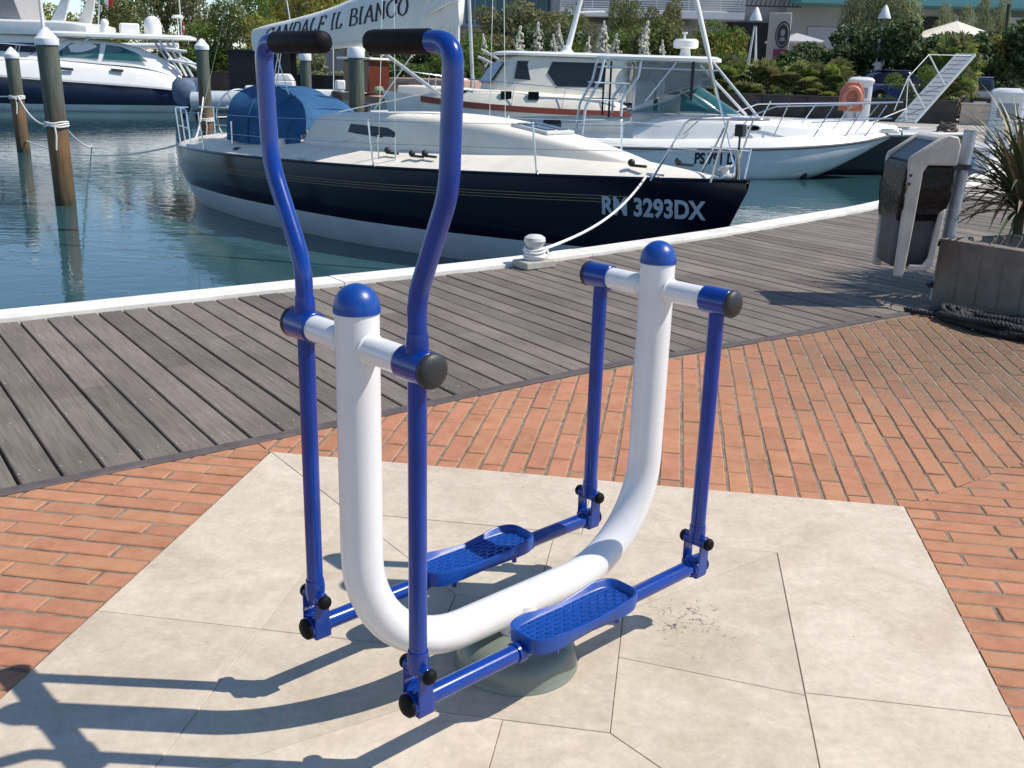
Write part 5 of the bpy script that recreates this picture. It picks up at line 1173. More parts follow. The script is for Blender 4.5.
mb.prism([LT(-.02, BY-.22, 1.15), LT(-.02, BY-.22, 1.30), LT(-.06, BY-.22, 1.365), LT(-.16, BY-.22, 1.38), LT(-.235, BY-.22, 1.355), LT(-.25, BY-.22, 1.325), LT(-.16, BY-.22, 1.345), LT(-.075, BY-.22, 1.33), LT(-.05, BY-.22, 1.29), LT(-.05, BY-.22, 1.15)], (0, 1, 0), .44)
mb.build('hood_frame', bin_beige, lb, bevel=.012)
mb = MB(); mb.prism([LT(-.485, BY-.218, 1.17), LT(-.235, BY-.218, 1.335), LT(-.225, BY-.218, 1.315), LT(-.475, BY-.218, 1.15)], (0, 1, 0), .434); mb.build('flap', M('dark_blue_grey_flap', (.025, .04, .055), .4), lb)
mb = MB()
for z in (.98, 1.05): mb.lathe([(.010, 0), (.010, .006)], LT(-.47, BY-.235, z), (0, -1, 0), 10)
mb.build('rivet', dark_stuff, lb)
XS = 1.; BS = 1.; ZO = 0.
mb = MB()
for z in (.12, .42, .95): mb.lathe([(.045, -.02), (.052, -.018), (.052, .018), (.045, .02)], LT(0, 0, z), TL, 20); mb.box(LT(-.06, -.04, z), (.07, .05, .035))
build_each(mb, 'post_clamp', dark_stuff, lb)

# ---------------------------------------------------------------- planter with spiky plant, rope coil
pc = at(930, 302, 0); dA = V((math.cos(R(-54)), math.sin(R(-54)), 0)); dB = V((math.cos(R(24)), math.sin(R(24)), 0))
conc = M('planter_concrete', (.215, .18, .15), .88, var=.28, vscale=5, bump=.35, bscale=25)
pl_ = thing('concrete_planter', 'weathered concrete planter with grooved front beside the litter bin', 'planter', pc)
def PQ(a, b_, z): return dA*a+dB*b_+V((0, 0, z))
mb = MB(); o4 = [(0, 0), (3.0, 0), (3.0, 2.2), (0, 2.2)]; i4 = [(.12, .12), (2.88, .12), (2.88, 2.08), (.12, 2.08)]
mb.rings([[PQ(a, b_, -.06) for a, b_ in o4], [PQ(a, b_, .46) for a, b_ in o4], [PQ(a, b_, .46) for a, b_ in i4], [PQ(a, b_, .30) for a, b_ in i4]], caps=False)
mb.build('planter_wall', conc, pl_, ang=0, bevel=.012)
gv = MB()
for k in range(19): gv.prism([PQ(.03+k*.155, .001, .04), PQ(.03+k*.155+.142, .001, .04), PQ(.03+k*.155+.142, .001, .35), PQ(.03+k*.155, .001, .35)], V((dA.y, -dA.x, 0)), .006)
gv.build('raised_panel', conc, pl_, bevel=.004)
mb = MB(); mb.quad(PQ(.11, .11, .38), PQ(2.89, .11, .38), PQ(2.89, 2.09, .38), PQ(.11, 2.09, .38)); mb.build('soil', M('soil', (.045, .034, .024), .95, var=.5, vscale=14, bump=.8, bscale=30), pl_, ang=0)
def spiky(name, label, loc, n, lmin, lmax, wd, seed, mats, droop=.5, parent_scale=1., up=.2, trunk=.25, group=None, cat='plant'):
    t = thing(name, label, cat, loc, 0, group); rr = random.Random(seed); mb = MB()
    for i in range(n):
        az = rr.uniform(0, 2*math.pi); el = R(90)*(up+(1-up)*rr.random()**.75); el = max(R(-8), el-R(10)); L_ = rr.uniform(lmin, lmax); k = 7; mb.cur = rr.choice(range(len(mats)))
        d_ = V((math.cos(az), math.sin(az), 0)); sdv = V((-d_.y, d_.x, 0)); rs = []; p_ = V((0, 0, trunk+rr.uniform(-.08, .08)))+d_*.03; a = el; dr = droop*rr.uniform(.3, 1.3)
        for j in range(k+1):
            u_ = j/k; w_ = wd*(.55+.9*u_ if u_ < .35 else .87*(1-((u_-.35)/.65)**1.6))+.0006
            nn = (d_*(-math.sin(a))+V((0, 0, math.cos(a)))); rs.append([p_-sdv*w_+nn*w_*.35, p_, p_+sdv*w_+nn*w_*.35]); p_ = p_+(d_*math.cos(a)+V((0, 0, math.sin(a))))*(L_/k); a -= dr/k*(1+u_)
        mb.rings(rs, closed=False, caps=False)
    mb.build('leaf_rosette', mats, t, ang=80, fix=False)
    mb = MB(); mb.cyl((0, 0, -.05), (0, 0, trunk+.05), wd*2.2, wd*1.6, 10); mb.build('stem', M('fibrous_stem', (.10, .07, .045), .95, var=.4, vscale=20, bump=.6), t); return t
sm = [M('spiky_leaf', (.055, .085, .030), .45, island=.3), M('spiky_leaf_bronze', (.12, .10, .050), .5, island=.3), M('spiky_leaf_dry', (.26, .20, .11), .7, island=.25)]
pp_ = at(1016, 240, .40); spiky('cordyline_plant', 'spiky bronze-green cordyline growing in the concrete planter at the right edge', pp_, 210, .55, .95, .017, 5, sm+[sm[0]], .8, up=.0, trunk=.28)
spiky('cordyline_plant', 'second spiky plant behind, yellowish leaves at the right edge of the photo', at(1050, 232, .40), 150, .5, .9, .018, 9, sm, .9, up=.05, trunk=.5)
# black rope heap
rnd = random.Random(4); mb = MB(); c0_ = at(985, 328, 0); pts = []
for i in range(150):
    a = i*.42; rx, ry = .34+.10*math.sin(i*.37), .13+.05*math.sin(i*.61+1)
    q = dA*(rx*math.cos(a)+.10)+V((-dA.y, dA.x, 0))*(ry*math.sin(a)); pts.append(c0_+q+V((0, 0, .022+.05*(i/150)+.012*math.sin(i*1.3))))
pts = [at(905, 309, .02), at(925, 313, .02), at(945, 316, .022), at(955, 322, .022)]+pts+[at(1000, 328, .02), at(1023, 334, .02), c0_+V((.6, -.55, .02))]
# laid rope: three twisting strands
ps_ = smooth_line(pts, 8); mbx = MB()
for k in range(3):
    acc = 0; out = []
    for i, p_ in enumerate(ps_):
        t_ = (ps_[min(i+1, len(ps_)-1)]-ps_[max(i-1, 0)]).normalized(); x_, y_ = frame_from(t_); acc += (p_-ps_[max(i-1, 0)]).length
        a = acc/.075*2*math.pi+k*2*math.pi/3; out.append(p_+(x_*math.cos(a)+y_*math.sin(a))*.010)
    mbx.tube(out, .0115, 5)
tag(mbx.build('rope_heap', M('black_rope', (.014, .014, .017), .7, bump=.3, bscale=200), ang=80), 'heap of thick black rope lying at the foot of the planter', 'rope')

# ---------------------------------------------------------------- service pedestals, life ring, box
def pedestal(label, pos, h, wd, rz):
    t = thing('service_pedestal', label, 'pedestal', pos, rz, 'white service pedestals on the quays'); mb = MB()
    mb.rings([[V((x*wd/2*k, y*wd*.36*k, z)) for x, y in ((-1, -.8), (-.8, -1), (.8, -1), (1, -.8), (1, .8), (.8, 1), (-.8, 1), (-1, .8))] for z, k in ((0, 1.06), (.08, 1.06), (.1, 1), (h*.86, 1), (h*.87, 1.1), (h*.93, 1.12), (h*.98, .95), (h, .6))])
    mb.build('pedestal_body', white_paint, t, ang=40, bevel=.01)
    mb = MB(); mb.box((0, -wd*.365, h*.66), (wd*.62, .02, h*.22)); mb.build('socket_panel', M('grey_panel', (.30, .32, .34), .5), t, bevel=.005)
    return t
b0 = at(856, 123, GZ); pedestal('white service pedestal on the far quay, beside the orange life ring', b0, 1.72, .85, R(-12))
b1 = at(1000, 150, 0); pedestal('white service pedestal behind the spiky plant at the right edge', V((b1.x, b1.y, GZ)), 1.5, .72, R(-20))
lr = thing('life_ring', 'orange life ring in its holder, fixed to the far white pedestal', 'life ring', (b0.x-.42, b0.y-.45, .75+GZ), R(-12))
mb = MB(); mb.tube([V((.29*math.cos(t*math.pi/14), 0, .34*math.sin(t*math.pi/14)+.22)) for t in range(28)], .10, 12, loop=True); mb.build('ring', M('orange_plastic', (.58, .22, .15), .55, var=.3), lr)
mb = MB(); mb.prism([V((-.45, .12, -.3)), V((.45, .12, -.3)), V((.45, .12, .45)), V((.25, .12, .78)), V((-.25, .12, .78)), V((-.45, .12, .45))], (0, 1, 0), .08); mb.build('holder', M('faded_orange', (.55, .20, .12), .6, var=.2), lr, bevel=.03)
mb = MB(); mb.cyl((-.2, .18, -.75), (-.2, .18, -.2), .04); mb.cyl((.2, .18, -.75), (.2, .18, -.2), .04); build_each(mb, 'holder_leg', galv, lr)
bx_ = at(978, 175, 0); bo_ = thing('dock_box', 'white dock box on the quay edge behind the litter bin post', 'dock box', (bx_.x+.2, bx_.y+.55, GZ), R(55))
mb = MB(); mb.box((0, 0, .24), (1.1, .6, .46)); mb.build('box_body', white_paint, bo_, bevel=.03)
mb = MB(); mb.box((0, 0, .51), (1.16, .66, .07)); mb.build('box_lid', white_paint, bo_, bevel=.03)
tag(MB().ball((bx_.x-.38, bx_.y-.25, .20), .20, 16, 10, (.8, .8, 1.15)).build('fender', canvas_blue), 'dark blue round fender lying by the white dock box', 'fender')

# ================================================================== VEGETATION
def leafmat(name, c, isl=.35, rough=.6):
    if name in MATS: return MATS[name]
    mt = M(name, c, rough, island=isl, spec=.25); n = mt.node_tree.nodes; l = mt.node_tree.links; p = n['Principled BSDF']; out = n['Material Output']
    src = p.inputs['Base Color'].links[0].from_socket                    # thin leaves let some light through
    tr = n.new('ShaderNodeBsdfTranslucent'); l.new(src, tr.inputs[0]); mx = n.new('ShaderNodeMixShader'); mx.inputs[0].default_value = .38
    l.new(p.outputs[0], mx.inputs[1]); l.new(tr.outputs[0], mx.inputs[2]); l.new(mx.outputs[0], out.inputs[0]); return mt
LV = {k: [leafmat('leaf_%s_a' % k, a), leafmat('leaf_%s_b' % k, b_), leafmat('leaf_%s_c' % k, c)] for k, (a, b_, c) in dict(
    olive=((.175, .195, .065), (.24, .24, .10), (.12, .145, .048)),
    dark=((.045, .080, .026), (.090, .140, .048), (.18, .22, .12)),
    green=((.115, .185, .036), (.185, .255, .060), (.080, .140, .030)),
    yellow=((.29, .28, .05), (.20, .22, .045), (.35, .31, .08)),
    silver=((.25, .28, .14), (.17, .20, .085), (.34, .35, .22)),
    pale=((.21, .21, .09), (.27, .245, .15), (.16, .175, .065))).items()}
bark = M('bark', (.11, .085, .06), .9, var=.4, vscale=8, bump=.6, bscale=30)
def leaves(blobs, n, size, seed, nm=3, aspect=.5):
    rr = random.Random(seed); mb = MB(); tot = sum(b_[1][0]*b_[1][1]*b_[1][2] for b_ in blobs)
    for c, rad in blobs:
        k = int(n*rad[0]*rad[1]*rad[2]/tot)
        for _ in range(k):
            while True:
                p_ = V((rr.uniform(-1, 1), rr.uniform(-1, 1), rr.uniform(-1, 1)))
                if .05 < p_.length < 1: break
            p_ = p_.normalized()*(p_.length**.45)*rr.uniform(.86, 1.1); q = V((c[0]+p_.x*rad[0], c[1]+p_.y*rad[1], c[2]+p_.z*rad[2]))
            d_ = (p_*.6+V((rr.gauss(0, .6), rr.gauss(0, .6), rr.gauss(.25, .6)))).normalized(); x_, y_ = frame_from(d_); a = rr.uniform(0, 6.28); ax = x_*math.cos(a)+y_*math.sin(a); ay = d_.cross(ax); s_ = size*rr.uniform(.6, 1.35)
            mb.cur = rr.randrange(nm) if rr.random() > .35 else 0
            mb.add([q-ax*s_, q-ay*s_*aspect+d_*s_*.15, q+ax*s_, q+ay*s_*aspect+d_*s_*.15], [(0, 1, 2, 3)])
    return mb
def blob_set(w_, h, d_, n, seed, z0=.12):
    rr = random.Random(seed); out = []
    for i in range(n):
        a = rr.uniform(0, 6.28); r_ = rr.random()**.6; z = rr.uniform(z0, .86); s_ = rr.uniform(.28, .46)*(1.05-.35*z)
        out.append(((math.cos(a)*r_*w_*.5*(1-.4*z**2), math.sin(a)*r_*d_*.5*(1-.4*z**2), z*h), (s_*w_*.62, s_*d_*.62, min(s_*h*.42, h*(1-z)*1.05+.05))))
    return out
PROTO = {}
def plant(kind, name, label, cat, pos, w_, h, group=None, seed=1, rz=0., n=2600, size=None, stem=True, d_=None):
    """crown of many leaf faces in uneven clumps over a forked stem; repeats share the mesh of their kind"""
    key = (kind, name, seed)
    size = (size or .11)*1.2; n = int(n*2.2)
    if key not in PROTO:
        t = thing(name, label, cat, pos, rz, group)
        mb = leaves(blob_set(1., 1., 1., 15, seed*13+7, .12 if not stem == 'tree' else .38), n, size/max(w_, h)*1.0, seed); mb.build('crown' if stem == 'tree' else 'foliage', LV[kind], t, ang=0, fix=False)
        mb = MB(); rr = random.Random(seed)
        if stem == 'tree':
            mb.tube([(0, 0, -.02), (.01, .0, .2), (.0, .01, .42)], [.035, .026, .02], 8)
            for i in range(5):
                a = i*1.26+rr.random(); mb.tube([(0, .0, .3+.03*i), (math.cos(a)*.1, math.sin(a)*.1, .5), (math.cos(a)*.22, math.sin(a)*.22, .72)], [.016, .011, .004], 6)
            mb.build('trunk', bark, t)
        else:
            for i in range(6):
                a = i*1.05+rr.random(); mb.tube([(math.cos(a)*.05, math.sin(a)*.05, -.02), (math.cos(a)*.15, math.sin(a)*.15, .25), (math.cos(a)*.25, math.sin(a)*.25, .6)], [.018, .012, .005], 6)
            mb.build('stem', bark, t)
        t.scale = (w_, d_ or w_, h); PROTO[key] = t; return t
    return dup(PROTO[key], pos, rz, label, group, (w_, d_ or w_, h))
def put(u, vt, vb, Y, wpx, kind, name, label, cat, seed=1, group=None, stem=True, n=2600, size=.11, wz=None, d_=None):
    zb = GZ if vb is None else atY(u, vb, Y).z
    P_ = atY(u, vt, Y); h = (P_.z-zb)*1.12; w_ = wpx*Y/1000.*1.08
    return plant(kind, name, label, cat, (P_.x, Y, zb), w_, h, group, seed, random.Random(u*7+vt).uniform(0, 6), n, size, stem, d_ or min(w_, 5))
G1 = 'trees and shrubs on the far quay'
# left shore
put(36, 6, None, 76, 66, 'yellow', 'leafy_bush', 'round yellow-green bush behind the white radar arch, far left', 'bush', 1, G1, n=3000)
put(92, 20, None, 72, 66, 'yellow', 'leafy_bush', 'yellow-green bush behind the small flag', 'bush', 1, G1)
put(68, 22, None, 78, 40, 'olive', 'leafy_bush', 'small olive bush between the radar arch and the flag', 'bush', 2, G1)
put(120, -16, None, 80, 80, 'olive', 'broad_tree', 'tall olive-grey tree with bare branches behind the motor yacht hardtop', 'tree', 3, G1, 'tree', 3200)
put(160, -60, None, 72, 96, 'olive', 'broad_tree', 'broad olive-green tree above the motor yacht radar dome', 'tree', 3, G1, 'tree', 4200)
put(206, -40, None, 70, 90, 'pale', 'oleander_shrub', 'large pale flowering oleander above the white pile cap', 'shrub', 4, G1, True, 4200)
put(238, -14, None, 69, 84, 'green', 'leafy_bush', 'mid green bush above the black canopied launch', 'bush', 2, G1, True, 3600)
put(176, 24, None, 67, 90, 'green', 'leafy_bush', 'low green bush behind the radar dome of the motor yacht', 'bush', 2, G1, True, 3200)
put(262, 22, None, 66, 60, 'yellow', 'leafy_bush', 'yellow-green bush left of the blue handlebar grip', 'bush', 1, G1, True)
put(140, 34, None, 68, 90, 'olive', 'leafy_bush', 'low olive shrub behind the motor yacht cabin', 'bush', 2, G1)
put(290, -24, None, 86, 90, 'yellow', 'broad_tree', 'golden-green tree rising over the end of the white boom', 'tree', 5, G1, 'tree', 4000)
put(345, -30, None, 88, 100, 'yellow', 'broad_tree', 'golden-green tree hidden behind the boom cover lettering', 'tree', 5, G1, 'tree', 3600)
put(270, 60, None, 62, 66, 'dark', 'leafy_bush', 'dark bush behind the black canopied launch', 'bush', 6, G1)
put(322, 54, None, 60, 50, 'silver', 'leafy_bush', 'grey-green round bush left of the green pile', 'bush', 7, G1)
put(425, 54, None, 56, 80, 'green', 'leafy_bush', 'green bush between the boom and the mast of the navy yacht', 'bush', 2, G1)
put(385, 50, None, 60, 60, 'dark', 'leafy_bush', 'dark green bush under the boom right of the green pile', 'bush', 6, G1)
put(446, 58, None, 57, 60, 'green', 'leafy_bush', 'green bush right behind the near blue handlebar', 'bush', 2, G1)
put(424, 38, None, 61, 100, 'dark', 'leafy_bush', 'tall dark bush framed between the two blue handlebars', 'bush', 6, G1, True, 3400)
put(405, 64, None, 58, 60, 'dark', 'leafy_bush', 'low dark bush behind the wooden boat', 'bush', 6, G1)
# middle
put(480, 38, None, 54, 70, 'green', 'leafy_bush', 'green bush right of the mast of the navy yacht', 'bush', 2, G1, True, 3400)
put(512, 6, None, 60, 90, 'pale', 'broad_tree', 'greyish pink-brown tamarisk tree behind the launch cabin', 'tree', 8, G1, 'tree', 4200)
put(566, 8, None, 63, 64, 'olive', 'broad_tree', 'tall olive tree behind the white mast of the launch', 'tree', 3, G1, 'tree', 4200)
put(544, 26, None, 54, 80, 'dark', 'leafy_bush', 'dark green bush below the white flower spikes behind the launch', 'bush', 6, G1, True, 3400)
put(604, 32, None, 54, 84, 'green', 'leafy_bush', 'bush with white flower spikes behind the launch stern', 'bush', 2, G1, True, 3600)
put(624, -10, None, 62, 40, 'olive', 'broad_tree', 'slender olive tree in front of the white balconies', 'tree', 3, G1, 'tree', 3000)
put(655, 22, None, 54, 80, 'olive', 'oleander_shrub', 'olive shrub behind the cruiser radar', 'shrub', 9, G1, True, 3600)
put(670, 2, None, 60, 40, 'pale', 'broad_tree', 'pale tamarisk tree left of the white lamp', 'tree', 8, G1, 'tree', 3000)
put(702, 26, None, 54, 84, 'green', 'leafy_bush', 'green bush right of the cruiser antenna', 'bush', 2, G1, True, 3600)
put(640, 62, None, 50, 90, 'dark', 'leafy_bush', 'dark shrub showing through the cruiser side curtains', 'bush', 6, G1)
put(560, 66, None, 50, 90, 'dark', 'leafy_bush', 'dark shrub behind the launch cabin roof', 'bush', 6, G1)
# right: hedge and little trees
for k, (u, vt, wp, lb_) in enumerate(((800, 56, 70, 'dark hedge shrub below the round sign pillar'), (838, 48, 76, 'dark glossy shrub below the tilted white sign'), (878, 36, 84, 'dark glossy hedge shrub under the right-hand lamp'), (925, 40, 80, 'dark hedge shrub behind the gangplank'), (972, 42, 84, 'dark speckled shrub below the big cream parasol'), (1012, 40, 80, 'dark shrub above the grey car right of the gangplank'), (1060, 30, 90, 'dark shrub at the right edge of the far bank'))):
    put(u, vt-(0, 0, 9, 1, 0, 9, 9)[k], None, 53-k*.4, wp, 'dark', 'hedge_shrub', lb_, 'shrub', 10, 'dark hedge shrubs on the far bank', True, 3800, .10)
put(726, 36, None, 53, 60, 'yellow', 'leafy_bush', 'yellow-green bush left of the lamp with stays', 'bush', 1, G1)
put(775, 56, None, 52, 60, 'silver', 'leafy_bush', 'grey-green bush at the foot of the sign pillar', 'bush', 7, G1)
put(770, 62, None, 51, 70, 'green', 'leafy_bush', 'yellowish green bush right of the lamp pedestal', 'bush', 2, G1)
for u, vt, wp, Y, lb_ in ((866, -22, 40, 58, 'slim silver-green poplar left of the right-hand lamp'), (905, -12, 44, 57, 'silver-green poplar right of the right-hand lamp'), (955, 10, 26, 58, 'thin silver-green sapling over the cream parasol'), (997, 2, 24, 60, 'thin bare-looking sapling by the dark pole')):
    put(u, vt, None, Y, wp*1.25, 'silver', 'young_poplar', lb_, 'tree', 11, 'young silver poplars on the far bank', 'tree', 3400, .13)
put(1014, 36, None, 50, 46, 'yellow', 'leafy_bush', 'bright yellow-green bush at the right edge under the white wall', 'bush', 1, G1)
put(850, 84, None, 45.5, 34, 'green', 'leafy_bush', 'grassy green tuft behind the far white pedestal', 'bush', 2, G1, True, 1500)
put(915, 68, None, 43.5, 44, 'green', 'leafy_bush', 'round green bush left of the gangplank', 'bush', 2, G1, True, 2200)
# palms: fans of long narrow leaflets
def palm(label, pos, h, w_, seed, mats, n=26):
    t = thing('fan_palm', label, 'palm', pos, 0, 'low fan palms along the far bank'); rr = random.Random(seed); mb = MB(); mb.cur = 0
    for i in range(n):
        az = rr.uniform(0, 6.28); el = R(rr.uniform(5, 85)); d_ = V((math.cos(az)*math.cos(el), math.sin(az)*math.cos(el), math.sin(el))); L_ = rr.uniform(.45, .75); hub = V((d_.x*w_*.5*L_, d_.y*w_*.5*L_, h*.25+d_.z*h*.55*L_)); x_, y_ = frame_from(d_)
        mb.cur = rr.randrange(len(mats))
        for k in range(15):
            a = R(-105+15*k); tip = (d_*math.cos(a)+x_*math.sin(a)*1.0).normalized(); ln = w_*.24*rr.uniform(.85, 1.1); sd__ = tip.cross(y_).normalized()*w_*.016
            p1 = hub+tip*ln*.6; p2 = hub+tip*ln+V((0, 0, -ln*.25)); mb.add([hub, p1-sd__*1.7, p2, p1+sd__*1.7], [(0, 1, 2, 3)])
    mb.build('fan_leaves', mats, t, ang=0, fix=False)
    mb = MB(); mb.cyl((0, 0, 0), (0, 0, h*.35), w_*.07, w_*.06, 8)
    for i in range(10):
        a = i*.63; mb.tube([(0, 0, h*.3), (math.cos(a)*w_*.2, math.sin(a)*w_*.2, h*.5)], [.02, .012], 5)
    mb.build('trunk', bark, t); return t
pm = [leafmat('palm_leaf_a', (.25, .30, .075), .3, .45), leafmat('palm_leaf_b', (.15, .21, .055), .3, .45), leafmat('palm_leaf_dry', (.20, .19, .085), .3, .6)]
palm0 = None
for k, (u, vt, wp, Y, lb_) in enumerate(((690, 62, 56, 48.5, 'low yellowish fan palm beside the cruiser hardtop post'), (728, 62, 58, 48.6, 'low fan palm above the dark planter wall, left of the lamp pedestal'), (768, 66, 56, 48.0, 'low fan palm in the middle of the planter'), (806, 68, 58, 47.4, 'low fan palm left of the orange life ring'), (838, 66, 46, 46.8, 'fan palm directly behind the orange life ring'), (955, 46, 62, 44.5, 'tall bright fan palm behind the gangplank tip'), (962, 74, 46, 42.8, 'short fan palm below the gangplank tip'), (748, 84, 44, 47.2, 'small fan palm against the dark planter wall'), (820, 86, 44, 46.4, 'small fan palm under the life ring'))):
    P_ = atY(u, vt, Y); h = (P_.z-.25)*1.35
    if k == 0: palm0 = palm(lb_, (P_.x, Y, .25), 1., 1., 3, pm, 46); palm0.scale = (wp*Y/1000,)*2+(h*1.12,)
    else: dup(palm0, (P_.x, Y, .25), k*1.3, lb_, None, (wp*Y/1000, wp*Y/1000, h*1.12))
# yuccas in flower
ysm = [leafmat('yucca_leaf', (.075, .10, .05), .3)]; flw = M('cream_flower', (.62, .60, .50), .8, island=.15)
yk = thing('yucca_plant', '', 'yucca'); mb = MB(); rr = random.Random(5)
for i in range(60):
    az = rr.uniform(0, 6.28); el = R(rr.uniform(10, 80)); d_ = V((math.cos(az)*math.cos(el), math.sin(az)*math.cos(el), math.sin(el))); x_, y_ = frame_from(d_); b0_ = V((0, 0, .9)); mb.add([b0_-x_*.03, b0_+x_*.03, b0_+d_*.8], [(0, 1, 2)])
mb.build('leaf_rosette', ysm, yk, ang=0, fix=False)
mb = MB(); mb.tube([(0, 0, 0), (0, 0, 1.), (.02, 0, 3.3)], [.08, .05, .02], 6); yst = mb.build('flower_stalk', bark, yk)
mb = MB()
for i in range(105):
    t_ = rr.random(); z = 1.75+1.5*t_; r_ = .24*math.sin(math.pi*min(1, .12+t_*.86))*rr.random()**.5; a = rr.uniform(0, 6.28); mb.ball((math.cos(a)*r_+.01, math.sin(a)*r_, z), .05*rr.uniform(.6, 1.3), 5, 3, (1, 1, 1.2))
mb.build('flower_spike', flw, yk, ang=0)
YL = ['white flower spike at the mast foot of the launch', 'white flower spike just left of the launch mast', 'white flower spike just right of the launch mast', 'white flower spike above the launch windscreen pillar', 'tall white flower spike near the tamarisk', 'white flower spike above the launch side window', 'leaning white flower spike above the smoked window', 'white flower spike over the launch roof middle', 'white flower spike over the launch roof end', 'white flower spike left of the hardtop', 'white flower spike above the hardtop edge', 'short white flower spike right of the mast stays', 'white flower spike close to the cruiser radar']
for k, (u, vt) in enumerate(((520, 24), (538, 20), (548, 24), (555, 32), (561, 22), (584, 34), (599, 18), (610, 24), (618, 32), (638, 18), (646, 28), (491, 32), (661, 38))):
    Y = 51.5+(k % 3)*.4; P_ = atY(u, vt, Y); h = P_.z-GZ; s_ = h/3.35
    if k == 0: yk.location = (P_.x, Y, GZ); yk.scale = (s_,)*3; tag(yk, YL[0], 'yucca', 'flowering yuccas behind the launch')
    else:
        y_ = dup(yk, (P_.x, Y, GZ), k*.7, YL[k], 'flowering yuccas behind the launch', (s_*rr.uniform(.7, 1.2), s_*rr.uniform(.7, 1.2), s_)); y_.rotation_euler = (R(rr.uniform(-7, 7)), R(rr.uniform(-7, 7)), k*.7)

# ================================================================== FAR BANK: planters, furniture, buildings
dkp = M('dark_planter_wall', (.055, .048, .044), .8, var=.3, vscale=1.5, bump=.3, bscale=6); bgp = M('beige_planter_wall', (.52, .43, .35), .85, var=.12, vscale=2)
def low_wall(name, label, a, c, h, th, mat, joints=5):
    t = thing(name, label, 'wall', (a.x, a.y, GZ)); d_ = V((c.x-a.x, c.y-a.y, 0)); L_ = d_.length; dn = d_.normalized(); nn = V((-dn.y, dn.x, 0)); mb = MB()
    for k in range(joints):
        p0, p1 = L_*k/joints+.01, L_*(k+1)/joints-.01; mb.prism([dn*p0, dn*p1, dn*p1+V((0, 0, h)), dn*p0+V((0, 0, h))], nn, th)
    mb.build('wall_block', mat, t, bevel=.02)
    mb = MB(); mb.prism([dn*-.02+nn*-.02+V((0, 0, h+.002)), dn*(L_+.02)+nn*-.02+V((0, 0, h+.002)), dn*(L_+.02)+nn*-.02+V((0, 0, h+.07)), dn*-.02+nn*-.02+V((0, 0, h+.07))], nn, th+.04); mb.build('wall_capping', mat, t, bevel=.01); return t
wA, wB, wC = atY(560, 112, 50.5), atY(690, 112, 48.2), atY(955, 121, 41.5); 
low_wall('planter_wall', 'long dark planter wall behind the cruiser bow, under the palms', wA, wC, .85, .35, dkp, 9)
low_wall('planter_wall', 'short beige planter wall right of the dark one, below the parked car', wC+V((.15, .0, 0)), wC+V((2.9, -1.0, 0)), .78, .35, bgp, 1)
low_wall('retaining_wall', 'dark retaining wall of the left bank behind the inflatable boat', V((-34, 63.5, 0)), V((-7, 52.2, 0)), 1.1, .5, dkp, 10)
low_wall('retaining_wall', 'dark retaining wall behind the wooden boat and the launch', V((-6.6, 52.4, 0)), V((2.3, 49.5, 0)), 1.0, .5, dkp, 4)
def lamp(label, u, v_top, Y):
    P_ = atY(u, v_top, Y); h = P_.z-GZ; t = thing('lamp_post', label, 'lamp post', (P_.x, Y, GZ), 0, 'white quay lamps on the far bank')
    mb = MB(); mb.cyl((0, 0, 0), (0, 0, h-2.6), .22, .2, 14); mb.build('lamp_column', white_paint, t)
    mb = MB()
    for k in range(4): a = R(45+90*k); mb.tube([(math.cos(a)*.28, math.sin(a)*.28, h-2.75), (math.cos(a)*.05, math.sin(a)*.05, h-.85)], .03, 6)
    mb.lathe([(.3, h-2.78), (.3, h-2.7)], n=14); mb.build('lamp_stay', white_paint, t)
    mb = MB(); mb.lathe([(.30, h-.62), (.30, h-.57), (.22, h-.36), (.12, h-.12), (.03, h)], n=20); mb.build('lamp_shade', white_paint, t); return t
lamp('white lamp with conical shade on four stays, left of the sign pillar', 757, 7, 50.8); lamp('white lamp with conical shade between the two silver poplars', 886, 5, 51.5)
tag(MB().tube([atY(1004, 46, 56), atY(1009, 4, 56)], .09, 8).build('pole', dark_stuff), 'plain dark pole at the right, before the white shop fascia', 'pole')
# sign pillar with round emblem
P_ = atY(781, 13, 62); sgn = thing('sign_pillar', 'pale building pillar sign with dark oval emblem and magenta panel', 'sign', (P_.x, 62, GZ), R(-14)); hh = P_.z-GZ
mb = MB(); mb.box((0, 0, hh/2), (1.25, .5, hh)); mb.build('pillar', M('pale_render', (.52, .47, .41), .85, var=.08, vscale=1), sgn, bevel=.03)
mb = MB(); mb.prism([V((.22+.42*math.cos(2*math.pi*k/32), -.256, hh-1.2+.74*math.sin(2*math.pi*k/32))) for k in range(32)], (0, -1, 0), .05); em = mb.build('emblem_disc', M('emblem_dark', (.03, .025, .03), .5), sgn)
mb = MB(); mb.tube([V((.22+.33*math.cos(2*math.pi*k/32), -.31, hh-1.2+.6*math.sin(2*math.pi*k/32))) for k in range(32)], .025, 6, loop=True)
mb.prism([V((.22+.13*math.cos(2*math.pi*k/20), -.307, hh-1.08+.2*math.sin(2*math.pi*k/20))) for k in range(20)], (0, -1, 0), .02); mb.prism([V((.05, -.307, hh-1.55)), V((.39, -.307, hh-1.55)), V((.33, -.307, hh-1.34)), V((.11, -.307, hh-1.34))], (0, -1, 0), .02)
mb.build('emblem_mark', M('emblem_pale', (.35, .32, .32), .6), em)
mb = MB(); mb.box((.15, -.27, hh-2.5), (.75, .06, 1.0)); mb.build('magenta_panel', M('magenta', (.30, .03, .10), .6), sgn)
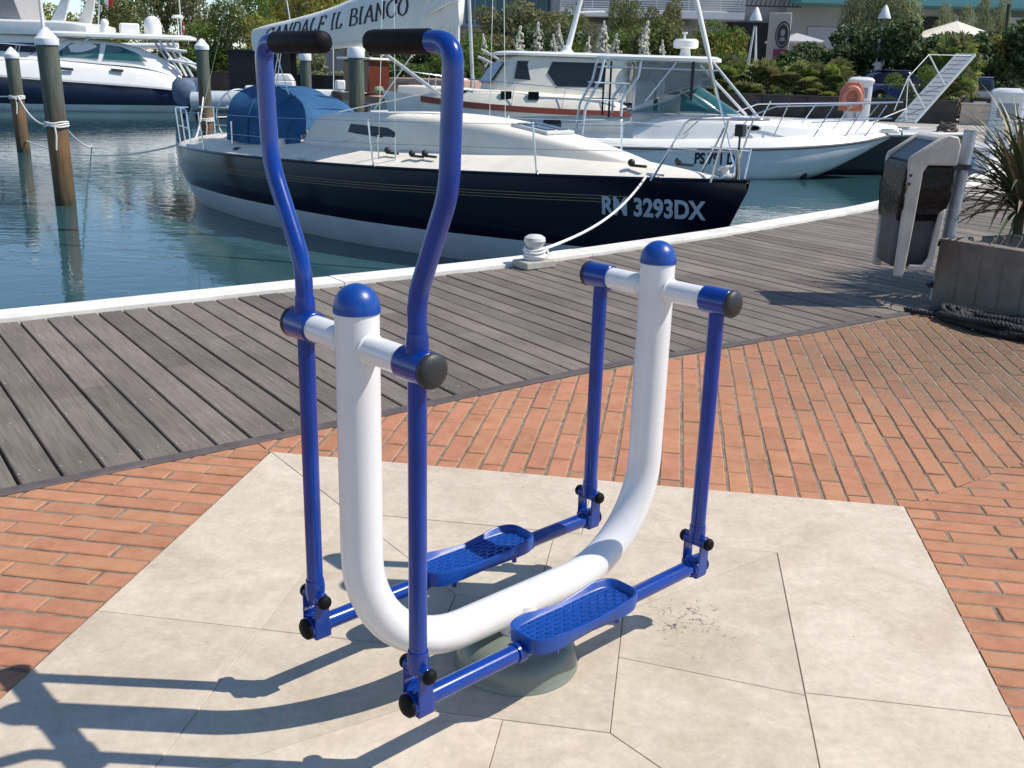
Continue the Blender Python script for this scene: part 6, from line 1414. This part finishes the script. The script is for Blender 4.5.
def parasol(label, u, vt, vb, Y, wpx, col_, tilt=0, sq=8):
    P_ = atY(u, vt, Y); zb = atY(u, vb, Y).z; w_ = wpx*Y/2000; t = thing('parasol', label, 'parasol', (P_.x, Y, GZ), R(10)); rm = Matrix.Rotation(R(tilt), 3, 'Y'); zt = P_.z-GZ; dz = zt-(zb-GZ); mb = MB()
    top = V((0, 0, zt)); rim_ = [V((0, 0, zt))+rm @ V((w_*math.cos(2*math.pi*(k+.5)/sq), w_*math.sin(2*math.pi*(k+.5)/sq), -dz*.8)) for k in range(sq)]
    for k in range(sq):
        a, c = rim_[k], rim_[(k+1) % sq]; mb.add([top, a, c, a+V((0, 0, -dz*.2)), c+V((0, 0, -dz*.2))], [(0, 1, 2), (1, 3, 4, 2)])
    mb.build('parasol_canopy', M(col_[0], col_[1], .8, var=.08), t, ang=0)
    mb = MB(); mb.cyl((0, 0, 0), (0, 0, zt-.05), .05)
    for k in range(sq): mb.cyl(top-V((0, 0, .1)), rim_[k]-V((0, 0, .05)), .015, n=5)
    mb.build('parasol_pole', tubem, t); return t
parasol('big cream parasol above the dark hedge at right', 957, 21, 44, 57, 100, ('cream_cloth', (.72, .66, .55)))
parasol('white market parasol, coloured grey as in shade, in the dark restaurant opening behind the sign pillar', 797, 33, 44, 68, 62, ('shaded_white_cloth', (.40, .40, .40)), 0, 4)  # grey colour imitates shade lying on a white cloth
P_ = atY(840, 40, 56); wt = thing('tilted_sign', 'white square board set on its corner, above the dark shrubs', 'sign', (P_.x, 56, P_.z), R(5)); mb = MB(); mb.prism([V((.1, 0, .8)), V((.85, 0, .1)), V((-.15, 0, -1.1)), V((-1.0, 0, -.2))], (0, 1, 0), .06); mb.build('sign_board', M('sign_grey_white', (.50, .50, .49), .6, var=.1), wt)
mb = MB(); mb.cyl((0, .08, -P_.z+GZ), (0, .08, -.2), .05); mb.build('sign_post', galv, wt)

# buildings
YB = 74
conc_w = M('grey_render', (.40, .40, .40), .85, var=.1, vscale=.4); sl_w = M('pale_balcony_slab', (.68, .69, .70), .8, var=.08, vscale=.5); teal = M('teal_fascia', (.12, .34, .35), .55, var=.15, vscale=.6); drk = M('interior_shade_black', (.012, .013, .015), .7); shut = M('grey_blue_shutter', (.38, .40, .45), .7, var=.06, vscale=.6, bump=.1, bscale=3); pan = M('grey_wall_panel', (.33, .33, .33), .8, var=.08, vscale=.5)
tg = glass('teal_glazing', (.03, .12, .14), 1.); tg.node_tree.nodes['Principled BSDF'].inputs['Roughness'].default_value = .12
def rect(u0, v0, u1, v1, Y):
    a = atY(u0, v0, Y); c = atY(u1, v1, Y); return a.x, c.x, c.z, a.z
def wallbox(mb, x0, x1, z0, z1, y0, y1): mb.box(((x0+x1)/2, (y0+y1)/2, (z0+z1)/2), (x1-x0, y1-y0, z1-z0))
bd = thing('apartment_building', 'long grey apartment building with white slatted balconies and dark shopfronts, left of the sign pillar', 'building', (10, YB, GZ)); O = V((10, YB, GZ))
def loc(u0, v0, u1, v1, Y): x0, x1, z0, z1 = rect(u0, v0, u1, v1, Y); return x0-O.x, x1-O.x, z0-O.z, z1-O.z
x0, x1, z0, z1 = loc(556, -60, 804, 90, YB+3)
mb = MB(); wallbox(mb, x0, x1, -0., z1, 3, 12); mb.build('wall', conc_w, bd)
mb = MB(); a = loc(560, 12, 742, 28, YB); wallbox(mb, a[0], a[1], a[2]+.5, a[2]+1.0, -.6, 3.4)
for zz in (a[2]+3.9, ): wallbox(mb, a[0], a[1], zz, zz+.4, -.6, 3.4)
mb.build('balcony_slab', sl_w, bd, bevel=.03)
mb = MB()
for k in range(9): mb.box(((a[0]+a[1])/2, -.55, a[2]+1.12+.15*k), (a[1]-a[0], .05, .07))
k = a[0]
while k < a[1]: mb.box((k, -.5, a[2]+1.7), (.08, .06, 1.4)); k += 2.2
mb.build('balcony_railing', sl_w, bd, ang=0)
mb = MB(); a = loc(576, 24, 735, 52, YB+1); wallbox(mb, a[0], a[1]-3, a[2]+1.6, a[3], .4, 2.98); mb.build('shutter', shut, bd)
mb = MB(); a = loc(730, 14, 804, 62, YB+2); wallbox(mb, a[0], a[1], 0, a[3]-.5, 2.4, 2.97); a = loc(470, 40, 560, 70, YB); mb.build('shop_shade_panel', drk, bd)  # solid near-black block stands in for the shade inside the shopfront
mb = MB()
for u in (600, 648, 696): a = loc(u, -20, u+24, 8, YB+3); wallbox(mb, a[0], a[1], a[2]+1.1, a[3], 2.9, 3.02)
mb.build('window', smoke, bd)
mb = MB(); a = loc(738, -20, 800, 12, YB)
for k in range(14): x = a[0]+(a[1]-a[0])*k/14; mb.cyl((x, -.3, a[2]+.3), (x+.3, -.3, a[2]+1.4), .03, n=6)
mb.cyl((a[0], -.3, a[2]+1.4), (a[1], -.3, a[2]+1.4), .04); mb.cyl((a[0], -.3, a[2]+.3), (a[1], -.3, a[2]+.3), .04); mb.build('dark_railing', dark_stuff, bd)
bd2 = thing('shop_building', 'grey building with long teal balcony fascia, right of the sign pillar', 'building', (24, YB-2, GZ)); O = V((24, YB-2, GZ)); Y2 = YB-2
x0, x1, z0, z1 = loc(806, -70, 1140, 90, Y2)
mb = MB(); wallbox(mb, x0, x1, 0, z1, 3, 12); mb.build('wall', pan, bd2)
mb = MB(); a = loc(800, 2, 1140, 12, Y2); wallbox(mb, a[0], a[1], a[2], a[2]+.85, -.4, 3.3); wallbox(mb, a[0], a[1], a[2]+4.2, a[2]+5., -.4, 3.3); mb.build('fascia', teal, bd2, bevel=.03)
mb = MB(); wallbox(mb, a[0]+.2, a[1], a[2]+.86, a[2]+2., -.25, -.19); mb.build('glass_balustrade', tg, bd2)
mb = MB(); k = a[0]+.2
while k < a[1]: mb.box((k, -.3, a[2]+1.45), (.07, .08, 1.2)); k += 2.6
mb.box(((a[0]+a[1])/2, -.3, a[2]+2.05), (a[1]-a[0], .1, .07)); mb.build('balustrade_post', sl_w, bd2)
mb = MB(); b_ = loc(820, 25, 866, 60, Y2); wallbox(mb, b_[0], b_[1], 1., b_[3], 2.9, 2.98); mb.build('shutter', shut, bd2)
mb = MB(); b_ = loc(925, 12, 968, 40, Y2); wallbox(mb, b_[0], b_[1], 0, b_[3]-.1, 2.9, 2.98); mb.build('shop_shade_panel', drk, bd2)  # black slab on the wall, painting the shaded inside of the shop
mb = MB(); b_ = loc(968, 14, 1140, 25, Y2); wallbox(mb, b_[0], b_[1], b_[2], b_[3], 2.2, 2.98); mb.build('upper_panel', shut, bd2)
mb = MB(); b_ = loc(985, 26, 1140, 40, Y2); wallbox(mb, b_[0], b_[1], b_[2]-1, b_[3]-.3, 1.9, 2.9); mb.build('white_fascia', M('white_render', (.72, .71, .69), .8), bd2)
bd3 = thing('glass_building', 'teal glazed building behind the mast of the navy yacht', 'building', (-2, 84, GZ)); O = V((-2, 84, GZ))
mb = MB(); a = loc(440, -60, 556, 80, 86); wallbox(mb, a[0], a[1], 0, a[3], 2, 12); mb.build('wall', conc_w, bd3)
mb = MB()
for v0, v1 in ((-40, -8), (-4, 23), ): a = loc(446, v0, 552, v1, 85); wallbox(mb, a[0], a[1], a[2], a[3], 1.6, 1.98)
mb.build('glazing', tg, bd3)
mb = MB(); a = loc(444, 23, 556, 29, 85); wallbox(mb, a[0], a[1], a[2], a[3], .9, 1.99)
for k in range(12): x = a[0]+(a[1]-a[0])*k/11; mb.box((x, 1.55, a[3]+3.5), (.12, .12, 7))
mb.build('slab_band', M('blue_grey_band', (.22, .28, .34), .7), bd3)
bd4 = thing('distant_building', 'blue-grey distant building between the trees at top left', 'building', (-24, 100, GZ)); O = V((-24, 100, GZ))
mb = MB(); a = loc(258, -8, 346, 90, 100); wallbox(mb, a[0], a[1], 0, a[3], 0, 10); mb.build('wall', M('blue_grey_render', (.17, .20, .25), .8, var=.1, vscale=.3), bd4)
mb = MB()
for k in range(6): x = a[0]+1+k*1.5; wallbox(mb, x, x+.8, a[3]-3.2, a[3]-1.6, -.05, .02)
mb.build('window', smoke, bd4)
mb = MB(); mb.box(((a[0]+a[1])/2, 5, a[3]+.1), (a[1]-a[0]+.8, 11, .25)); mb.build('roof', conc_w, bd4)
# cars
def car(label, pos, rz, col_, name):
    t = thing('parked_car', label, 'car', pos, rz, 'cars parked behind the far planters'); pm_ = M(name, col_, .25, coat=.6)
    body = house([-2.1, -1.9, -1.2, 0, 1.2, 1.9, 2.1], [.72, .84, .88, .9, .88, .82, .68], [.6, .72, .78, .8, .76, .7, .56], [.22]*7, [.70, .86, .92, .94, .90, .80, .66], .22, 16, 30); bo = body.build('body', pm_, t, ang=40)
    cbn = house([-1.7, -1.3, -.6, .2, .75, 1.05], [.70, .74, .76, .76, .74, .70], [.5, .56, .6, .6, .5, .4], [.86]*6, [.95, 1.32, 1.44, 1.42, 1.15, .93], .25, 16, 24); cbn.build('cabin', smoke, t, ang=40)
    mb = MB(); mb.prism([V((-1.15, -.58, 1.42)), V((.25, -.58, 1.42)), V((.1, -.56, 1.46)), V((-1.0, -.56, 1.46))], (0, 1, 0), 1.16); mb.build('roof', pm_, t, bevel=.02)
    for x_ in (-1.3, 1.3):
        for s_ in (-1, 1):
            mb = MB(); mb.lathe([(.18, -.1), (.31, -.1), (.33, -.06), (.33, .06), (.31, .1), (.18, .1)], (x_, s_*.78, .33), (0, 1, 0), 22); wo_ = mb.build('wheel', black_rubber, t)
            mb = MB(); mb.lathe([(.19, -.09), (.19, .09), (.05, .105)], (x_, s_*.78, .33), (0, s_, 0), 16); mb.build('rim', alu, wo_)
    for s_ in (-1, 1):
        mb = MB(); mb.ball((1.98, s_*.56, .66), .13, 12, 8, (.6, 1.3, .8)); mb.build('headlight', gelcoat, t)
    mb = MB(); mb.box((2.07, 0, .50), (.10, .8, .22)); mb.build('grille', dark_stuff, t, bevel=.02)
    mb = MB(); mb.box((2.13, 0, .42), (.02, .5, .12)); mb.build('number_plate', white_paint, t, bevel=.003); return t
cA = atY(897, 100, 47.5); car('dark blue car half hidden by the green bush, left of the gangplank', (cA.x, 47.5, .55), R(8), (.012, .025, .10), 'dark_blue_car_paint')
cB = atY(984, 104, 43.0); car('grey car seen nose-on behind the beige planter wall', (cB.x+.3, 44.6, .35), R(-108), (.10, .105, .12), 'grey_car_paint')
